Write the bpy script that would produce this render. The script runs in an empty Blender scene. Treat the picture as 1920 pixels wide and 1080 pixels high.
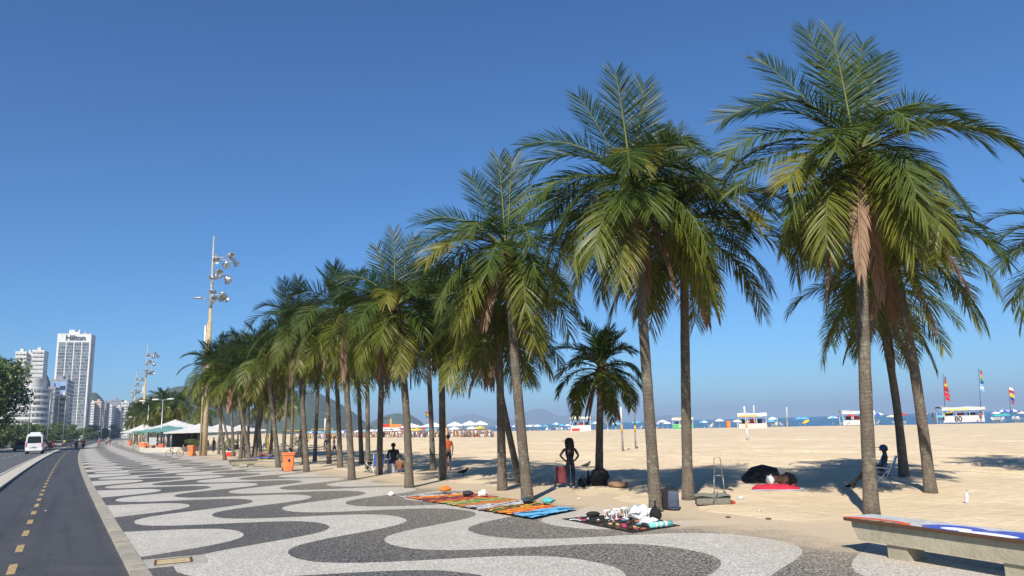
import bpy, bmesh, math, random
import numpy as np
from mathutils import Vector, Matrix
R=math.radians; PI=math.pi
C=bpy.context.scene.collection
# ---------------------------------------------------------------- camera model (used to find real ground positions)
F,PIT,RO,HC=1400.,.1816,.0299,2.2
TH=-.5614
cp_,sp_=math.cos(PIT),math.sin(PIT); cr_,sr_=math.cos(RO),math.sin(RO)
ct,st=math.cos(TH),math.sin(TH)
def ray(x,y):
    a=(x-960)/F;b=-(y-540)/F
    a,b=a*cr_+b*sr_,-a*sr_+b*cr_
    return a,cp_-b*sp_,sp_+b*cp_
def G(x,y,z=0.):
    a,b,c=ray(x,y);t=(z-HC)/c;return Vector((a*t,b*t,z))
def AT(x,y,Y):
    a,b,c=ray(x,y);t=Y/b;return Vector((a*t,Y,HC+c*t))
def g(u): return .018*u+.0001*u*u
def W(u,v,z=0.):
    v=v+g(u);return Vector((v*ct+u*st,u*ct-v*st,z))
def UV(p):
    u=p[1]*ct+p[0]*st;v=p[0]*ct-p[1]*st;return u,v-g(u)
def head(u): return -TH-math.atan(.018+.0002*u)      # rotation z of the avenue direction (+Y local = along avenue)
# ---------------------------------------------------------------- builders
class MB:
    def __init__(s): s.v=[];s.f=[];s.m=[];s.c=[];s.sm=[];s.cur=0;s.smooth=False;s.col=None
    def add(s,vs,fs):
        o=len(s.v); s.v+= [tuple(p) for p in vs]
        for f in fs: s.f.append(tuple(i+o for i in f)); s.m.append(s.cur); s.sm.append(s.smooth)
        if s.col is not None: s.c+=[s.col]*len(vs)
        return s
    def box(s,x0,x1,y0,y1,z0,z1,M=None):
        vs=[Vector((x,y,z)) for z in(z0,z1) for x,y in((x0,y0),(x1,y0),(x1,y1),(x0,y1))]
        if M is not None: vs=[M@p for p in vs]
        return s.add(vs,[(3,2,1,0),(4,5,6,7),(0,1,5,4),(1,2,6,5),(2,3,7,6),(3,0,4,7)])
    def bbox(s,x0,x1,y0,y1,z0,z1,b=.02,M=None):
        bm=bmesh.new(); bmesh.ops.create_cube(bm,size=1)
        for v in bm.verts: v.co=Vector(((x0+x1)/2+v.co.x*(x1-x0),(y0+y1)/2+v.co.y*(y1-y0),(z0+z1)/2+v.co.z*(z1-z0)))
        bmesh.ops.bevel(bm,geom=bm.edges[:],offset=b,segments=2,affect='EDGES',profile=.6)
        bm.verts.index_update(); vs=[v.co.copy() for v in bm.verts]; fs=[[v.index for v in f.verts] for f in bm.faces]; bm.free()
        if M is not None: vs=[M@p for p in vs]
        return s.add(vs,fs)
    def tube(s,pts,rs,n=8,cap=True,sq=1.):
        pts=[Vector(p) for p in pts]
        if not hasattr(rs,'__len__'): rs=[rs]*len(pts)
        vs=[];fs=[];up=None
        for i,p in enumerate(pts):
            t=(pts[min(i+1,len(pts)-1)]-pts[max(i-1,0)]).normalized()
            if up is None:
                up=Vector((0,0,1)) if abs(t.z)<.9 else Vector((1,0,0))
            a=t.cross(up)
            if a.length<1e-4: a=t.cross(Vector((0,1,.01)))
            a.normalize(); b=a.cross(t).normalized(); up=b
            for k in range(n):
                q=2*PI*k/n; vs.append(p+a*math.cos(q)*rs[i]+b*math.sin(q)*rs[i]*sq)
        for i in range(len(pts)-1):
            for k in range(n): fs.append((i*n+k,i*n+(k+1)%n,(i+1)*n+(k+1)%n,(i+1)*n+k))
        if cap: fs.append(tuple(range(n))[::-1]); fs.append(tuple((len(pts)-1)*n+k for k in range(n)))
        return s.add(vs,fs)
    def lathe(s,prof,n=16,M=None,cap=True):
        vs=[];fs=[]
        for r,z in prof:
            for k in range(n): vs.append(Vector((r*math.cos(2*PI*k/n),r*math.sin(2*PI*k/n),z)))
        m=len(prof)
        for i in range(m-1):
            for k in range(n): fs.append((i*n+k,i*n+(k+1)%n,(i+1)*n+(k+1)%n,(i+1)*n+k))
        if cap: fs.append(tuple(range(n))[::-1]); fs.append(tuple((m-1)*n+k for k in range(n)))
        if M is not None: vs=[M@p for p in vs]
        return s.add(vs,fs)
    def ball(s,c,r,n=10,m=6,jit=0,rnd=None):
        rx,ry,rz=(r if hasattr(r,'__len__') else (r,r,r)); vs=[];fs=[]
        for i in range(m+1):
            a=PI*i/m
            for k in range(n):
                q=2*PI*k/n; j=1+(rnd.uniform(-jit,jit) if rnd else 0)
                vs.append((c[0]+rx*j*math.sin(a)*math.cos(q),c[1]+ry*j*math.sin(a)*math.sin(q),c[2]+rz*j*math.cos(a)))
        for i in range(m):
            for k in range(n): fs.append((i*n+k,(i+1)*n+k,(i+1)*n+(k+1)%n,i*n+(k+1)%n))
        return s.add(vs,fs)
    def grid(s,nx,ny,fn,thick=0):
        vs=[fn(i/nx,j/ny) for j in range(ny+1) for i in range(nx+1)]
        fs=[(j*(nx+1)+i,j*(nx+1)+i+1,(j+1)*(nx+1)+i+1,(j+1)*(nx+1)+i) for j in range(ny) for i in range(nx)]
        return s.add(vs,fs)
    def prism(s,pts,z0,z1,M=None):
        n=len(pts); vs=[Vector((x,y,z)) for z in(z0,z1) for x,y in pts]
        if M is not None: vs=[M@p for p in vs]
        return s.add(vs,[tuple(range(n))[::-1],tuple(range(n,2*n))]+[(i,(i+1)%n,n+(i+1)%n,n+i) for i in range(n)])
    def mesh(s,name,mats):
        me=bpy.data.meshes.new(name); me.from_pydata(s.v,[],s.f)
        for m in (mats if isinstance(mats,(list,tuple)) else [mats]): me.materials.append(m)
        me.polygons.foreach_set('material_index',s.m); me.polygons.foreach_set('use_smooth',s.sm)
        if s.c:
            ca=me.color_attributes.new('tint','FLOAT_COLOR','POINT'); ca.data.foreach_set('color',np.array([(*c,1.) for c in s.c],dtype=np.float32).ravel())
        me.update(); return me
def link(name,me,parent=None,loc=None,rotz=0):
    o=bpy.data.objects.new(name,me); C.objects.link(o)
    if parent: o.parent=parent
    if loc is not None: o.location=loc
    if rotz: o.rotation_euler=(0,0,rotz)
    return o
def obj(name,b,m,parent=None,loc=None,rotz=0): return link(name,b.mesh(name,m),parent,loc,rotz)
def tag(o,label=None,cat=None,group=None,kind=None):
    if label: o['label']=label
    if cat: o['category']=cat
    if group: o['group']=group
    if kind: o['kind']=kind
    return o
def thing(name,label,cat,loc=(0,0,0),rotz=0,group=None):
    o=bpy.data.objects.new(name,None); C.objects.link(o); o.location=loc; o.rotation_euler=(0,0,rotz); o.empty_display_size=.2
    return tag(o,label,cat,group)
def struct(name,b,m): return tag(obj(name,b,m),kind='structure')
def kids(o): return [c for c in bpy.data.objects if c.parent==o]
def copy_tree(o,parent=None,ks=None):
    c=o.copy(); C.objects.link(c)
    if parent: c.parent=parent
    for ch in kids(o): copy_tree(ch,c)
    return c
def dup(o,loc,rotz=0,label=None,sc=1.,group=None):
    c=copy_tree(o); c.location=loc; c.rotation_euler=(0,0,rotz); c.scale=(sc,sc,sc) if not hasattr(sc,'__len__') else sc
    if label: c['label']=label
    if group: c['group']=group
    return c
# ---------------------------------------------------------------- materials
MC={}
def pm(name,col,col2=None,scale=8.,rough=.6,bump=0.,metal=0.,spec=.4,detail=4.,trans=0.,coords='Object'):
    if name in MC: return MC[name]
    m=bpy.data.materials.new(name); m.use_nodes=True; nt=m.node_tree; n=nt.nodes; L=nt.links
    bs=n['Principled BSDF']; bs.inputs['Roughness'].default_value=rough; bs.inputs['Metallic'].default_value=metal
    bs.inputs['Specular IOR Level'].default_value=spec
    tc=n.new('ShaderNodeTexCoord'); nz=n.new('ShaderNodeTexNoise'); nz.inputs['Scale'].default_value=scale; nz.inputs['Detail'].default_value=detail
    L.new(tc.outputs[coords],nz.inputs['Vector'])
    if col2 is None: col2=tuple(c*.8 for c in col)
    mr=n.new('ShaderNodeMapRange'); mr.inputs[1].default_value=.35; mr.inputs[2].default_value=.65
    L.new(nz.outputs[0],mr.inputs[0])
    mx=n.new('ShaderNodeMix'); mx.data_type='RGBA'; mx.inputs[6].default_value=(*col,1); mx.inputs[7].default_value=(*col2,1)
    L.new(mr.outputs[0],mx.inputs[0]); L.new(mx.outputs[2],bs.inputs['Base Color'])
    if bump:
        bp=n.new('ShaderNodeBump'); bp.inputs['Strength'].default_value=bump; bp.inputs['Distance'].default_value=.02
        L.new(nz.outputs[0],bp.inputs['Height']); L.new(bp.outputs[0],bs.inputs['Normal'])
    if trans:
        tr=n.new('ShaderNodeBsdfTranslucent'); ms=n.new('ShaderNodeMixShader'); ms.inputs[0].default_value=trans
        L.new(mx.outputs[2],tr.inputs[0]); L.new(bs.outputs[0],ms.inputs[1]); L.new(tr.outputs[0],ms.inputs[2]); L.new(ms.outputs[0],n['Material Output'].inputs[0])
    MC[name]=m; return m
class NT:
    """small node-graph helper"""
    def __init__(s,name):
        s.m=bpy.data.materials.new(name); s.m.use_nodes=True; s.t=s.m.node_tree; s.n=s.t.nodes; s.bs=s.n['Principled BSDF']; MC[name]=s.m
    def l(s,a,b): s.t.links.new(a,b)
    def val(s,sock,x):
        if hasattr(x,'is_output'): s.l(x,sock)
        elif x is not None: sock.default_value=x
    def math(s,op,a,b=None,c=None):
        q=s.n.new('ShaderNodeMath'); q.operation=op
        for i,x in enumerate((a,b,c)):
            if x is not None: s.val(q.inputs[i],x)
        return q.outputs[0]
    def mix(s,f,a,b):
        q=s.n.new('ShaderNodeMix'); q.data_type='RGBA'; s.val(q.inputs[0],f)
        for i,x in((6,a),(7,b)): s.val(q.inputs[i],(*x,1) if isinstance(x,tuple) and len(x)==3 else x)
        return q.outputs[2]
    def noise(s,vec,scale,detail=4.,rough=.5):
        q=s.n.new('ShaderNodeTexNoise'); q.inputs['Scale'].default_value=scale; q.inputs['Detail'].default_value=detail; q.inputs['Roughness'].default_value=rough
        s.l(vec,q.inputs['Vector']); return q.outputs[0]
    def voro(s,vec,scale,feat='F1'):
        q=s.n.new('ShaderNodeTexVoronoi'); q.feature=feat; q.inputs['Scale'].default_value=scale; s.l(vec,q.inputs['Vector']); return q
    def rng(s,x,a,b,c=0.,d=1.):
        q=s.n.new('ShaderNodeMapRange'); s.val(q.inputs[0],x); q.inputs[1].default_value=a;q.inputs[2].default_value=b;q.inputs[3].default_value=c;q.inputs[4].default_value=d
        return q.outputs[0]
    def bump(s,h,st,dist=.02):
        q=s.n.new('ShaderNodeBump'); q.inputs['Strength'].default_value=st; q.inputs['Distance'].default_value=dist; s.l(h,q.inputs['Height']); s.l(q.outputs[0],s.bs.inputs['Normal'])
    def coord(s,k='Object'):
        q=s.n.new('ShaderNodeTexCoord'); return q.outputs[k]
    def scalev(s,vec,sc):
        q=s.n.new('ShaderNodeMapping'); q.inputs['Scale'].default_value=sc; s.l(vec,q.inputs['Vector']); return q.outputs[0]
# sand
k=NT('sand'); co=k.coord()
n1=k.noise(co,.35,5); n2=k.noise(co,6.,6,.6); n3=k.noise(co,40.,3)
n4=k.voro(co,2.6).outputs['Distance']
big=k.rng(n1,.35,.65)
colr=k.mix(big,(.70,.57,.395),(.62,.49,.32))
colr=k.mix(k.math('MULTIPLY',k.rng(n2,.45,.75),.35),colr,(.44,.31,.18))
at=k.n.new('ShaderNodeAttribute'); at.attribute_name='rut_dark'; colr=k.mix(k.math('MULTIPLY',at.outputs['Fac'],.75),colr,(.36,.26,.16))  # sand colour turns darker along the lines of the ruts
k.l(colr,k.bs.inputs['Base Color']); k.bs.inputs['Roughness'].default_value=.95; k.bs.inputs['Specular IOR Level'].default_value=.15
dd=k.rng(k.voro(co,1.7,'SMOOTH_F1').outputs['Distance'],.0,.5); h=k.math('ADD',k.math('ADD',k.math('MULTIPLY',n2,1.),k.math('MULTIPLY',dd,.6)),k.math('ADD',k.math('MULTIPLY',n3,.18),k.math('MULTIPLY',n4,.5)))
k.bump(h,.6,.07)
M_SAND=k.m
# wave pavement
k=NT('wave_mosaic'); uvn=k.n.new('ShaderNodeUVMap'); sx=k.n.new('ShaderNodeSeparateXYZ'); k.l(uvn.outputs[0],sx.inputs[0])
U,V=sx.outputs[0],sx.outputs[1]
co=k.coord()
wob=k.math('MULTIPLY',k.math('SUBTRACT',k.noise(co,7.,2),.5),.06)
ph=k.math('MULTIPLY',k.math('SUBTRACT',U,15.62),2*PI/8.0)
s0=k.math('SINE',ph); sn=k.math('DIVIDE',k.math('MULTIPLY',s0,1.28),k.math('SQRT',k.math('ADD',k.math('MULTIPLY',s0,s0),.64)))
val=k.math('DIVIDE',k.math('SUBTRACT',k.math('ADD',V,wob),k.math('ADD',k.math('MULTIPLY',sn,1.84),1.72)),1.868*2)
fr=k.math('FRACT',k.math('ADD',k.math('MAXIMUM',val,-.49),20.))
edge=k.math('ABSOLUTE',k.math('SUBTRACT',fr,.5)) # fr<.5 black
black=k.math('LESS_THAN',fr,.5)
vo=k.voro(co,15.); ve=k.voro(co,15.,'DISTANCE_TO_EDGE')
rnd=k.n.new('ShaderNodeSeparateColor'); k.l(vo.outputs['Color'],rnd.inputs[0])
rv=rnd.outputs[0]
joint=k.rng(ve.outputs['Distance'],.04,.13)
sandy=k.rng(V,3.,11.)
patch=k.rng(k.noise(co,.8,4),.4,.65)
w_st=k.mix(rv,(.51,.49,.44),(.70,.67,.61))
w_st=k.mix(k.math('MULTIPLY',patch,.35),w_st,(.40,.37,.31))
wj=k.mix(k.math('MULTIPLY',joint,1.),(.36,.33,.28),w_st)
b_st=k.mix(k.math('POWER',rv,2.5),(.016,.017,.02),(.06,.06,.065))
bj=k.mix(k.rng(ve.outputs['Distance'],.03,.09),k.mix(sandy,(.16,.155,.145),(.44,.38,.29)),b_st)
fill=k.math('MULTIPLY',k.rng(k.noise(co,16.,4,.7),.50,.60),k.math('ADD',k.math('MULTIPLY',sandy,.62),.16))
bj=k.mix(fill,bj,k.mix(sandy,(.30,.29,.27),(.45,.39,.30)))
allc=k.mix(black,wj,bj)
dirt=k.rng(k.noise(co,.25,5,.6),.42,.72); allc=k.mix(k.math('MULTIPLY',dirt,.22),allc,(.25,.21,.16))
# beach sand blown over the outer edge
esand=k.rng(k.math('ADD',V,k.math('MULTIPLY',k.noise(co,.55,6,.65),4.2)),12.9,14.2)
sgr=k.math('MULTIPLY',esand,k.rng(k.noise(co,25.,3),.3,.5,.55,1.))
allc=k.mix(sgr,allc,(.57,.44,.285))
allc=k.mix(k.math('MULTIPLY',k.rng(V,9.,12.),.28),allc,(.57,.46,.32))
k.l(allc,k.bs.inputs['Base Color']); k.bs.inputs['Roughness'].default_value=.75
k.bump(k.math('ADD',joint,k.math('MULTIPLY',rv,.4)),.35,.012)
M_WAVE=k.m
# asphalt for bike path and road
def asphalt(name,c1,c2,streak):
    k=NT(name); co=k.coord('UV')
    a=k.noise(k.scalev(co,(.25,1.2,1)),1.2,5,.6); b=k.noise(co,45.,3); c=k.voro(co,70.)
    s=k.n.new('ShaderNodeSeparateColor'); k.l(c.outputs['Color'],s.inputs[0])
    cc=k.mix(k.rng(a,.3,.7),c1,c2); cc=k.mix(k.math('MULTIPLY',k.math('GREATER_THAN',s.outputs[0],.9),.5),cc,(.16,.16,.16))
    cc=k.mix(k.math('MULTIPLY',k.rng(k.noise(k.scalev(co,(.05,2.5,1)),1.,3),.5,.7),streak),cc,tuple(x*.55 for x in c1))
    wp=k.n.new('ShaderNodeVectorMath'); wp.operation='ADD'; nz_=k.n.new('ShaderNodeTexNoise'); nz_.inputs['Scale'].default_value=1.5; k.l(co,nz_.inputs['Vector']); k.l(co,wp.inputs[0]); k.l(nz_.outputs[1],wp.inputs[1])
    ck=k.rng(k.voro(wp.outputs[0],.22,'DISTANCE_TO_EDGE').outputs['Distance'],.0,.006,1.,0.); cc=k.mix(k.math('MULTIPLY',ck,k.math('MULTIPLY',k.rng(k.noise(co,.11,2),.45,.6),.8)),cc,(.012,.012,.013))
    cc=k.mix(k.math('MULTIPLY',k.rng(k.noise(co,.55,5,.7),.56,.7),.4),cc,(.13,.115,.09))
    k.l(cc,k.bs.inputs['Base Color']); k.bs.inputs['Roughness'].default_value=.72; k.bump(b,.4,.01); return k.m
M_BIKE=asphalt('bike_asphalt',(.042,.043,.047),(.058,.058,.061),.5)
M_ROAD=asphalt('road_asphalt',(.085,.086,.09),(.115,.114,.114),.4)
k=NT('kerb_granite'); co=k.coord('UV'); oc=k.coord(); sx=k.n.new('ShaderNodeSeparateXYZ'); k.l(co,sx.inputs[0])
jf=k.math('LESS_THAN',k.math('FRACT',k.math('ADD',sx.outputs[0],k.math('MULTIPLY',k.noise(oc,.3,1),.3))),.035); wn=k.n.new('ShaderNodeTexWhiteNoise'); wn.noise_dimensions='1D'; k.l(k.math('FLOOR',sx.outputs[0]),wn.inputs['W'])
cc=k.mix(k.rng(k.noise(oc,6.,6,.65),.3,.7),(.27,.24,.19),(.42,.38,.31)); cc=k.mix(k.math('MULTIPLY',wn.outputs[0],.35),cc,(.20,.18,.15)); cc=k.mix(k.math('MULTIPLY',k.rng(k.noise(oc,1.3,4),.55,.7),.5),cc,(.5,.42,.3)); cc=k.mix(jf,cc,(.08,.07,.06))
k.l(cc,k.bs.inputs['Base Color']); k.bs.inputs['Roughness'].default_value=.85; k.bump(k.noise(oc,9.,6,.7),.6,.02); M_CURB=k.m
M_MED=pm('median_concrete',(.42,.39,.33),(.52,.48,.40),2.,.85,.4)
M_YEL=pm('worn_yellow_paint',(.50,.34,.14),(.24,.18,.10),9.,.8,.2,detail=9)
M_WLINE=pm('worn_white_paint',(.55,.54,.5),(.38,.37,.35),9.,.8)
M_LAND=pm('pavement_ground',(.22,.20,.17),(.30,.27,.22),.6,.9)
k=NT('bench_concrete'); co=k.coord()
cc=k.mix(k.rng(k.noise(co,2.5,8,.65),.35,.65),(.38,.345,.25),(.29,.255,.18)); cc=k.mix(k.math('MULTIPLY',k.rng(k.noise(k.scalev(co,(6,6,1)),1.3,5,.7),.55,.72),.55),cc,(.16,.13,.08))
cc=k.mix(k.rng(k.noise(co,4.,10,.8),.615,.64),cc,(.05,.045,.04)); k.l(cc,k.bs.inputs['Base Color']); k.bs.inputs['Roughness'].default_value=.88; k.bump(k.noise(co,14.,8,.7),.8,.02); M_CONC=k.m
# ---------------------------------------------------------------- ground
def strip(name,us,v0,v1,z,mat,nv=1,zf=None,side=0.):
    b=MB(); vs=[];uvs=[]
    for u in us:
        for j in range(nv+1):
            v=v0+(v1-v0)*j/nv; p=W(u,v,z); 
            if zf: p.z=zf(u,v)
            vs.append(p); uvs.append((u,v))
    n=nv+1; fs=[(i*n+j,i*n+j+1,(i+1)*n+j+1,(i+1)*n+j) for i in range(len(us)-1) for j in range(nv)]
    if side:   # kerb: vertical sides
        top=len(vs)
        for i,u in enumerate(us):
            for v in (v0,v1): vs.append(W(u,v,z-side)); uvs.append((u,v))
        for i in range(len(us)-1):
            fs.append((i*n,(i+1)*n,top+2*(i+1),top+2*i)); fs.append((i*n+nv,top+2*i+1,top+2*(i+1)+1,(i+1)*n+nv))
        fs.append((0,top,top+1,nv)); e=len(us)-1; fs.append((e*n,e*n+nv,top+2*e+1,top+2*e))
    b.add(vs,[f[::-1] for f in fs]); me=b.mesh(name,mat)
    ul=me.uv_layers.new(name='UVMap')
    idx=np.empty(len(me.loops),dtype=np.int32); me.loops.foreach_get('vertex_index',idx)
    ul.data.foreach_set('uv',np.array(uvs,dtype=np.float32)[idx].ravel())
    return tag(link(name,me),kind='structure')
def steps(a,b,s0,gr=1.0):
    r=[a];s=s0
    while r[-1]<b: r.append(r[-1]+s); s*=gr
    return r
US=steps(-40,1600,1.,1.012)
rs=random.Random(5)
import mathutils.noise as mn
def land_z(u,v): return -.06
strip('ground',[-60,-20,20,60,120,200,350,600,900,1300,1600],-700,12.,-.06,M_LAND,1)
strip('road',US,-40,-2.95,.0,M_ROAD,1)
strip('bike_path',US,-2.3,1.14,.006,M_BIKE,1)
strip('promenade',US,1.34,14.6,.07,M_WAVE,6)
strip('promenade_kerb',US,1.12,1.38,.085,M_CURB,1,side=.12)
# median kerb between bike path and road (ends near u=200)
strip('road_median',steps(20,205,2.),-3.05,-2.25,.13,M_MED,1,side=.16)
# road lines
def dashes(name,u0,u1,step,ln,v,w,z,mat,grow=None):
    b=MB();u=u0
    while u<u1:
        P=[W(u,v-w/2,z),W(u+ln,v-w/2,z),W(u+ln,v+w/2,z),W(u,v+w/2,z)]; b.add(P,[(0,3,2,1)]); u+=step
    return tag(obj(name,b,mat),kind='structure')
dashes('cycle_lane_markings',15.5-11.6,200,2.9,1.2,-.55,.13,.011,M_YEL)
dashes('road_edge_line',40,600,10,10,-3.45,.14,.005,M_WLINE)
dashes('lane_markings',60,600,9,4,-7.0,.16,.005,M_WLINE)
dashes('lane_markings',60,600,9,4,-10.4,.16,.005,M_WLINE)
strip('central_median',steps(60,900,8),-15.5,-13.6,.13,M_MED,1,side=.16)
# sand with real relief
RUTS=((28.5,.3),(31.,.3),(33.,.3),(38,.35),(40.2,.35),(45.,.4),(47.6,.4),(58.,.6),(61,.6),(74,.9),(92,1.1))
def sandz(u,v):
    e=min(1.,max(0.,(v-12.2)/3.5)); n=mn.fractal(Vector((u*.35,v*.35,0)),1.,2.,4)
    n2=mn.noise(Vector((u*1.7,v*1.7,3.)))
    n3=mn.noise(Vector((u*3.6,v*3.6,9.))) if v<30 else 0
    z=.0+ e*(.05+.075*n+.035*n2+.02*n3)
    z+= .09*math.exp(-((v-13.8)/.9)**2)*(.35+.5*mn.noise(Vector((u*.5,v*.4,7.)))) if v<17 else 0
    if v>30: z+= .02*mn.noise(Vector((u*.1,v*.1,0)))
    for tv,w in RUTS:   # vehicle ruts along the beach
        d=v-tv-.8*math.sin(u*.03+tv)
        if abs(d)<1.6: z+= -.15*math.exp(-(d/w)**2)+.07*math.exp(-((d-w*2)/w)**2)+.07*math.exp(-((d+w*2)/w)**2)
    if v>141: z-= (v-141)*.09
    return z+.02
VS=[9.6]+steps(10.5,27,.28)+steps(27.2,49,.22)+steps(49.3,63,.4)+steps(63.6,96,.8)+steps(98,170,4.)
UU=steps(-6,60,.35,1.004)+steps(61,1600,1.2,1.03)
b=MB(); vs=[];n=len(VS)
for u in UU:
    for v in VS: p=W(u,v); p.z=sandz(u,v); vs.append(p)
b.smooth=True; b.add(vs,[(i*n+j,(i+1)*n+j,(i+1)*n+j+1,i*n+j+1) for i in range(len(UU)-1) for j in range(n-1)])
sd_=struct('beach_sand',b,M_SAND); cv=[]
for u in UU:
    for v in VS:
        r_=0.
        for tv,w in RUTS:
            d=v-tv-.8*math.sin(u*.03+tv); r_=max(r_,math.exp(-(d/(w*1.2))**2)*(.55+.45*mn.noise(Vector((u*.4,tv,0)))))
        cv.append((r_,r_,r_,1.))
ca=sd_.data.color_attributes.new('rut_dark','FLOAT_COLOR','POINT'); ca.data.foreach_set('color',np.array(cv,dtype=np.float32).ravel())
def SZ(p): u,v=UV(p); return sandz(u,v) if v>14.0 else max(.075,sandz(u,v)) if v>.3 else 0.
def GP(x,y):
    p=G(x,y,.06); p.z=SZ(p); return p
# sea to its true horizon
k=NT('sea_water'); co=k.coord()
k.l(k.mix(k.rng(k.noise(k.scalev(co,(1,3,1)),.01,4),.4,.6),(.012,.04,.075),(.02,.055,.09)),k.bs.inputs['Base Color']); k.bs.inputs['Roughness'].default_value=.22
k.bump(k.noise(k.scalev(co,(1,1,1)),.45,6,.6),.9,.5)
b=MB(); q=[]
for i in range(97): a=2*PI*i/96; q.append((5600*math.cos(a),5600*math.sin(a),-.55))
pts=[W(u,138,-.55) for u in(-900,-300,0,300,700,1200,1600)]
far=[Vector((5600*math.cos(a),5600*math.sin(a),-.55)) for a in np.linspace(R(118),R(-62),60)]
b.add([Vector((pts[3].x,pts[3].y,-.55))]+list(pts)+far,[(0,i,i+1) for i in range(1,7)]+[(0,7,8)]+[(0,8+i,9+i) for i in range(59)]+[(0,67,1)])
struct('sea',b,k.m)
# ---------------------------------------------------------------- camera
cam=bpy.data.cameras.new('camera'); co_=link('camera',cam); cam.sensor_width=36; cam.lens=36*F/1920; cam.clip_end=60000; cam.clip_start=.1
co_.location=(0,0,HC)
co_.rotation_mode='QUATERNION'
co_.rotation_quaternion=(Matrix.Rotation(PI/2+PIT,4,'X')@Matrix.Rotation(-RO,4,'Z')).to_quaternion()
bpy.context.scene.camera=co_
# ---------------------------------------------------------------- light
SUN_AZ=R(16)          # shadows run this far right of the view axis
SUN_EL=R(38); HAZE_D=1/6500.
w=bpy.data.worlds.new('World'); bpy.context.scene.world=w; w.use_nodes=True
sk=w.node_tree.nodes.new('ShaderNodeTexSky'); sk.sky_type='NISHITA'; sk.sun_disc=False; sk.sun_elevation=SUN_EL; sk.sun_rotation=PI+SUN_AZ
sk.air_density=1.0; sk.dust_density=.0; sk.ozone_density=3.0
bg=w.node_tree.nodes['Background']; bg.inputs[1].default_value=.062
hs=w.node_tree.nodes.new('ShaderNodeMix'); hs.data_type='RGBA'; hs.blend_type='MULTIPLY'; hs.inputs[0].default_value=1.; hs.inputs[7].default_value=(.48,.90,1.32,1)
w.node_tree.links.new(sk.outputs[0],hs.inputs[6]); w.node_tree.links.new(hs.outputs[2],bg.inputs[0])
sl=bpy.data.lights.new('sun','SUN'); sl.energy=5.0; sl.angle=R(.5); sl.color=(1,.94,.84); so=link('sun',sl)
d=Vector((math.sin(SUN_AZ)*math.cos(SUN_EL),math.cos(SUN_AZ)*math.cos(SUN_EL),-math.sin(SUN_EL)))
so.rotation_mode='QUATERNION'; so.rotation_quaternion=d.to_track_quat('-Z','Y')
vs_=bpy.context.scene.view_settings; vs_.view_transform='Standard'; vs_.look='None'; vs_.exposure=.55; vs_.gamma=1
# ---------------------------------------------------------------- palms
k=NT('palm_leaf'); at=k.n.new('ShaderNodeAttribute'); at.attribute_name='tint'
k.l(at.outputs[0],k.bs.inputs['Base Color']); k.bs.inputs['Roughness'].default_value=.45; k.bs.inputs['Specular IOR Level'].default_value=.32
tr=k.n.new('ShaderNodeBsdfTranslucent'); ms=k.n.new('ShaderNodeMixShader'); ms.inputs[0].default_value=.2
k.l(k.mix(.35,at.outputs[0],(.15,.19,.02)),tr.inputs[0]); k.l(k.bs.outputs[0],ms.inputs[1]); k.l(tr.outputs[0],ms.inputs[2]); k.l(ms.outputs[0],k.n['Material Output'].inputs[0])
M_LEAF=k.m
k=NT('palm_dead_leaf'); at=k.n.new('ShaderNodeAttribute'); at.attribute_name='tint'; k.l(at.outputs[0],k.bs.inputs['Base Color']); k.bs.inputs['Roughness'].default_value=.8; M_DEAD=k.m
k=NT('palm_trunk'); co=k.coord()
sp3=k.n.new('ShaderNodeSeparateXYZ'); k.l(co,sp3.inputs[0])
rg=k.math('FRACT',k.math('ADD',k.math('MULTIPLY',sp3.outputs[2],11.),k.math('MULTIPLY',k.noise(k.scalev(co,(2.5,2.5,1)),2.,3),3.2)))
ringd=k.rng(rg,0.,.22)
n1=k.noise(co,2.2,5,.6);n2=k.noise(k.scalev(co,(1,1,.25)),22.,5,.7);n3=k.noise(co,5.,4,.6)
cc=k.mix(k.rng(n1,.35,.65),(.165,.135,.10),(.105,.085,.065)); cc=k.mix(k.rng(n2,.4,.7),cc,(.08,.062,.045))
cc=k.mix(k.math('MULTIPLY',k.rng(n3,.55,.68),.6),cc,(.24,.25,.17)); cc=k.mix(k.math('MULTIPLY',k.rng(k.noise(co,9.,4,.7),.62,.7),.7),cc,(.34,.31,.26))
cc=k.mix(k.math('MULTIPLY',k.math('SUBTRACT',1.,ringd),k.rng(k.noise(co,.9,3),.4,.6,.1,.5)),cc,(.055,.045,.035))
k.l(cc,k.bs.inputs['Base Color']); k.bs.inputs['Roughness'].default_value=.9; k.bump(k.math('ADD',k.math('MULTIPLY',ringd,.3),n2),.8,.03)
M_TRUNK=k.m
M_FIBRE=pm('palm_fibre',(.13,.075,.045),(.06,.035,.02),18.,.95,.8)
M_NUT=pm('coconut_husk',(.17,.20,.04),(.28,.22,.05),6.,.45)
def nrm(a): return a/np.maximum(np.linalg.norm(a,axis=-1,keepdims=True),1e-9)
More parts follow.
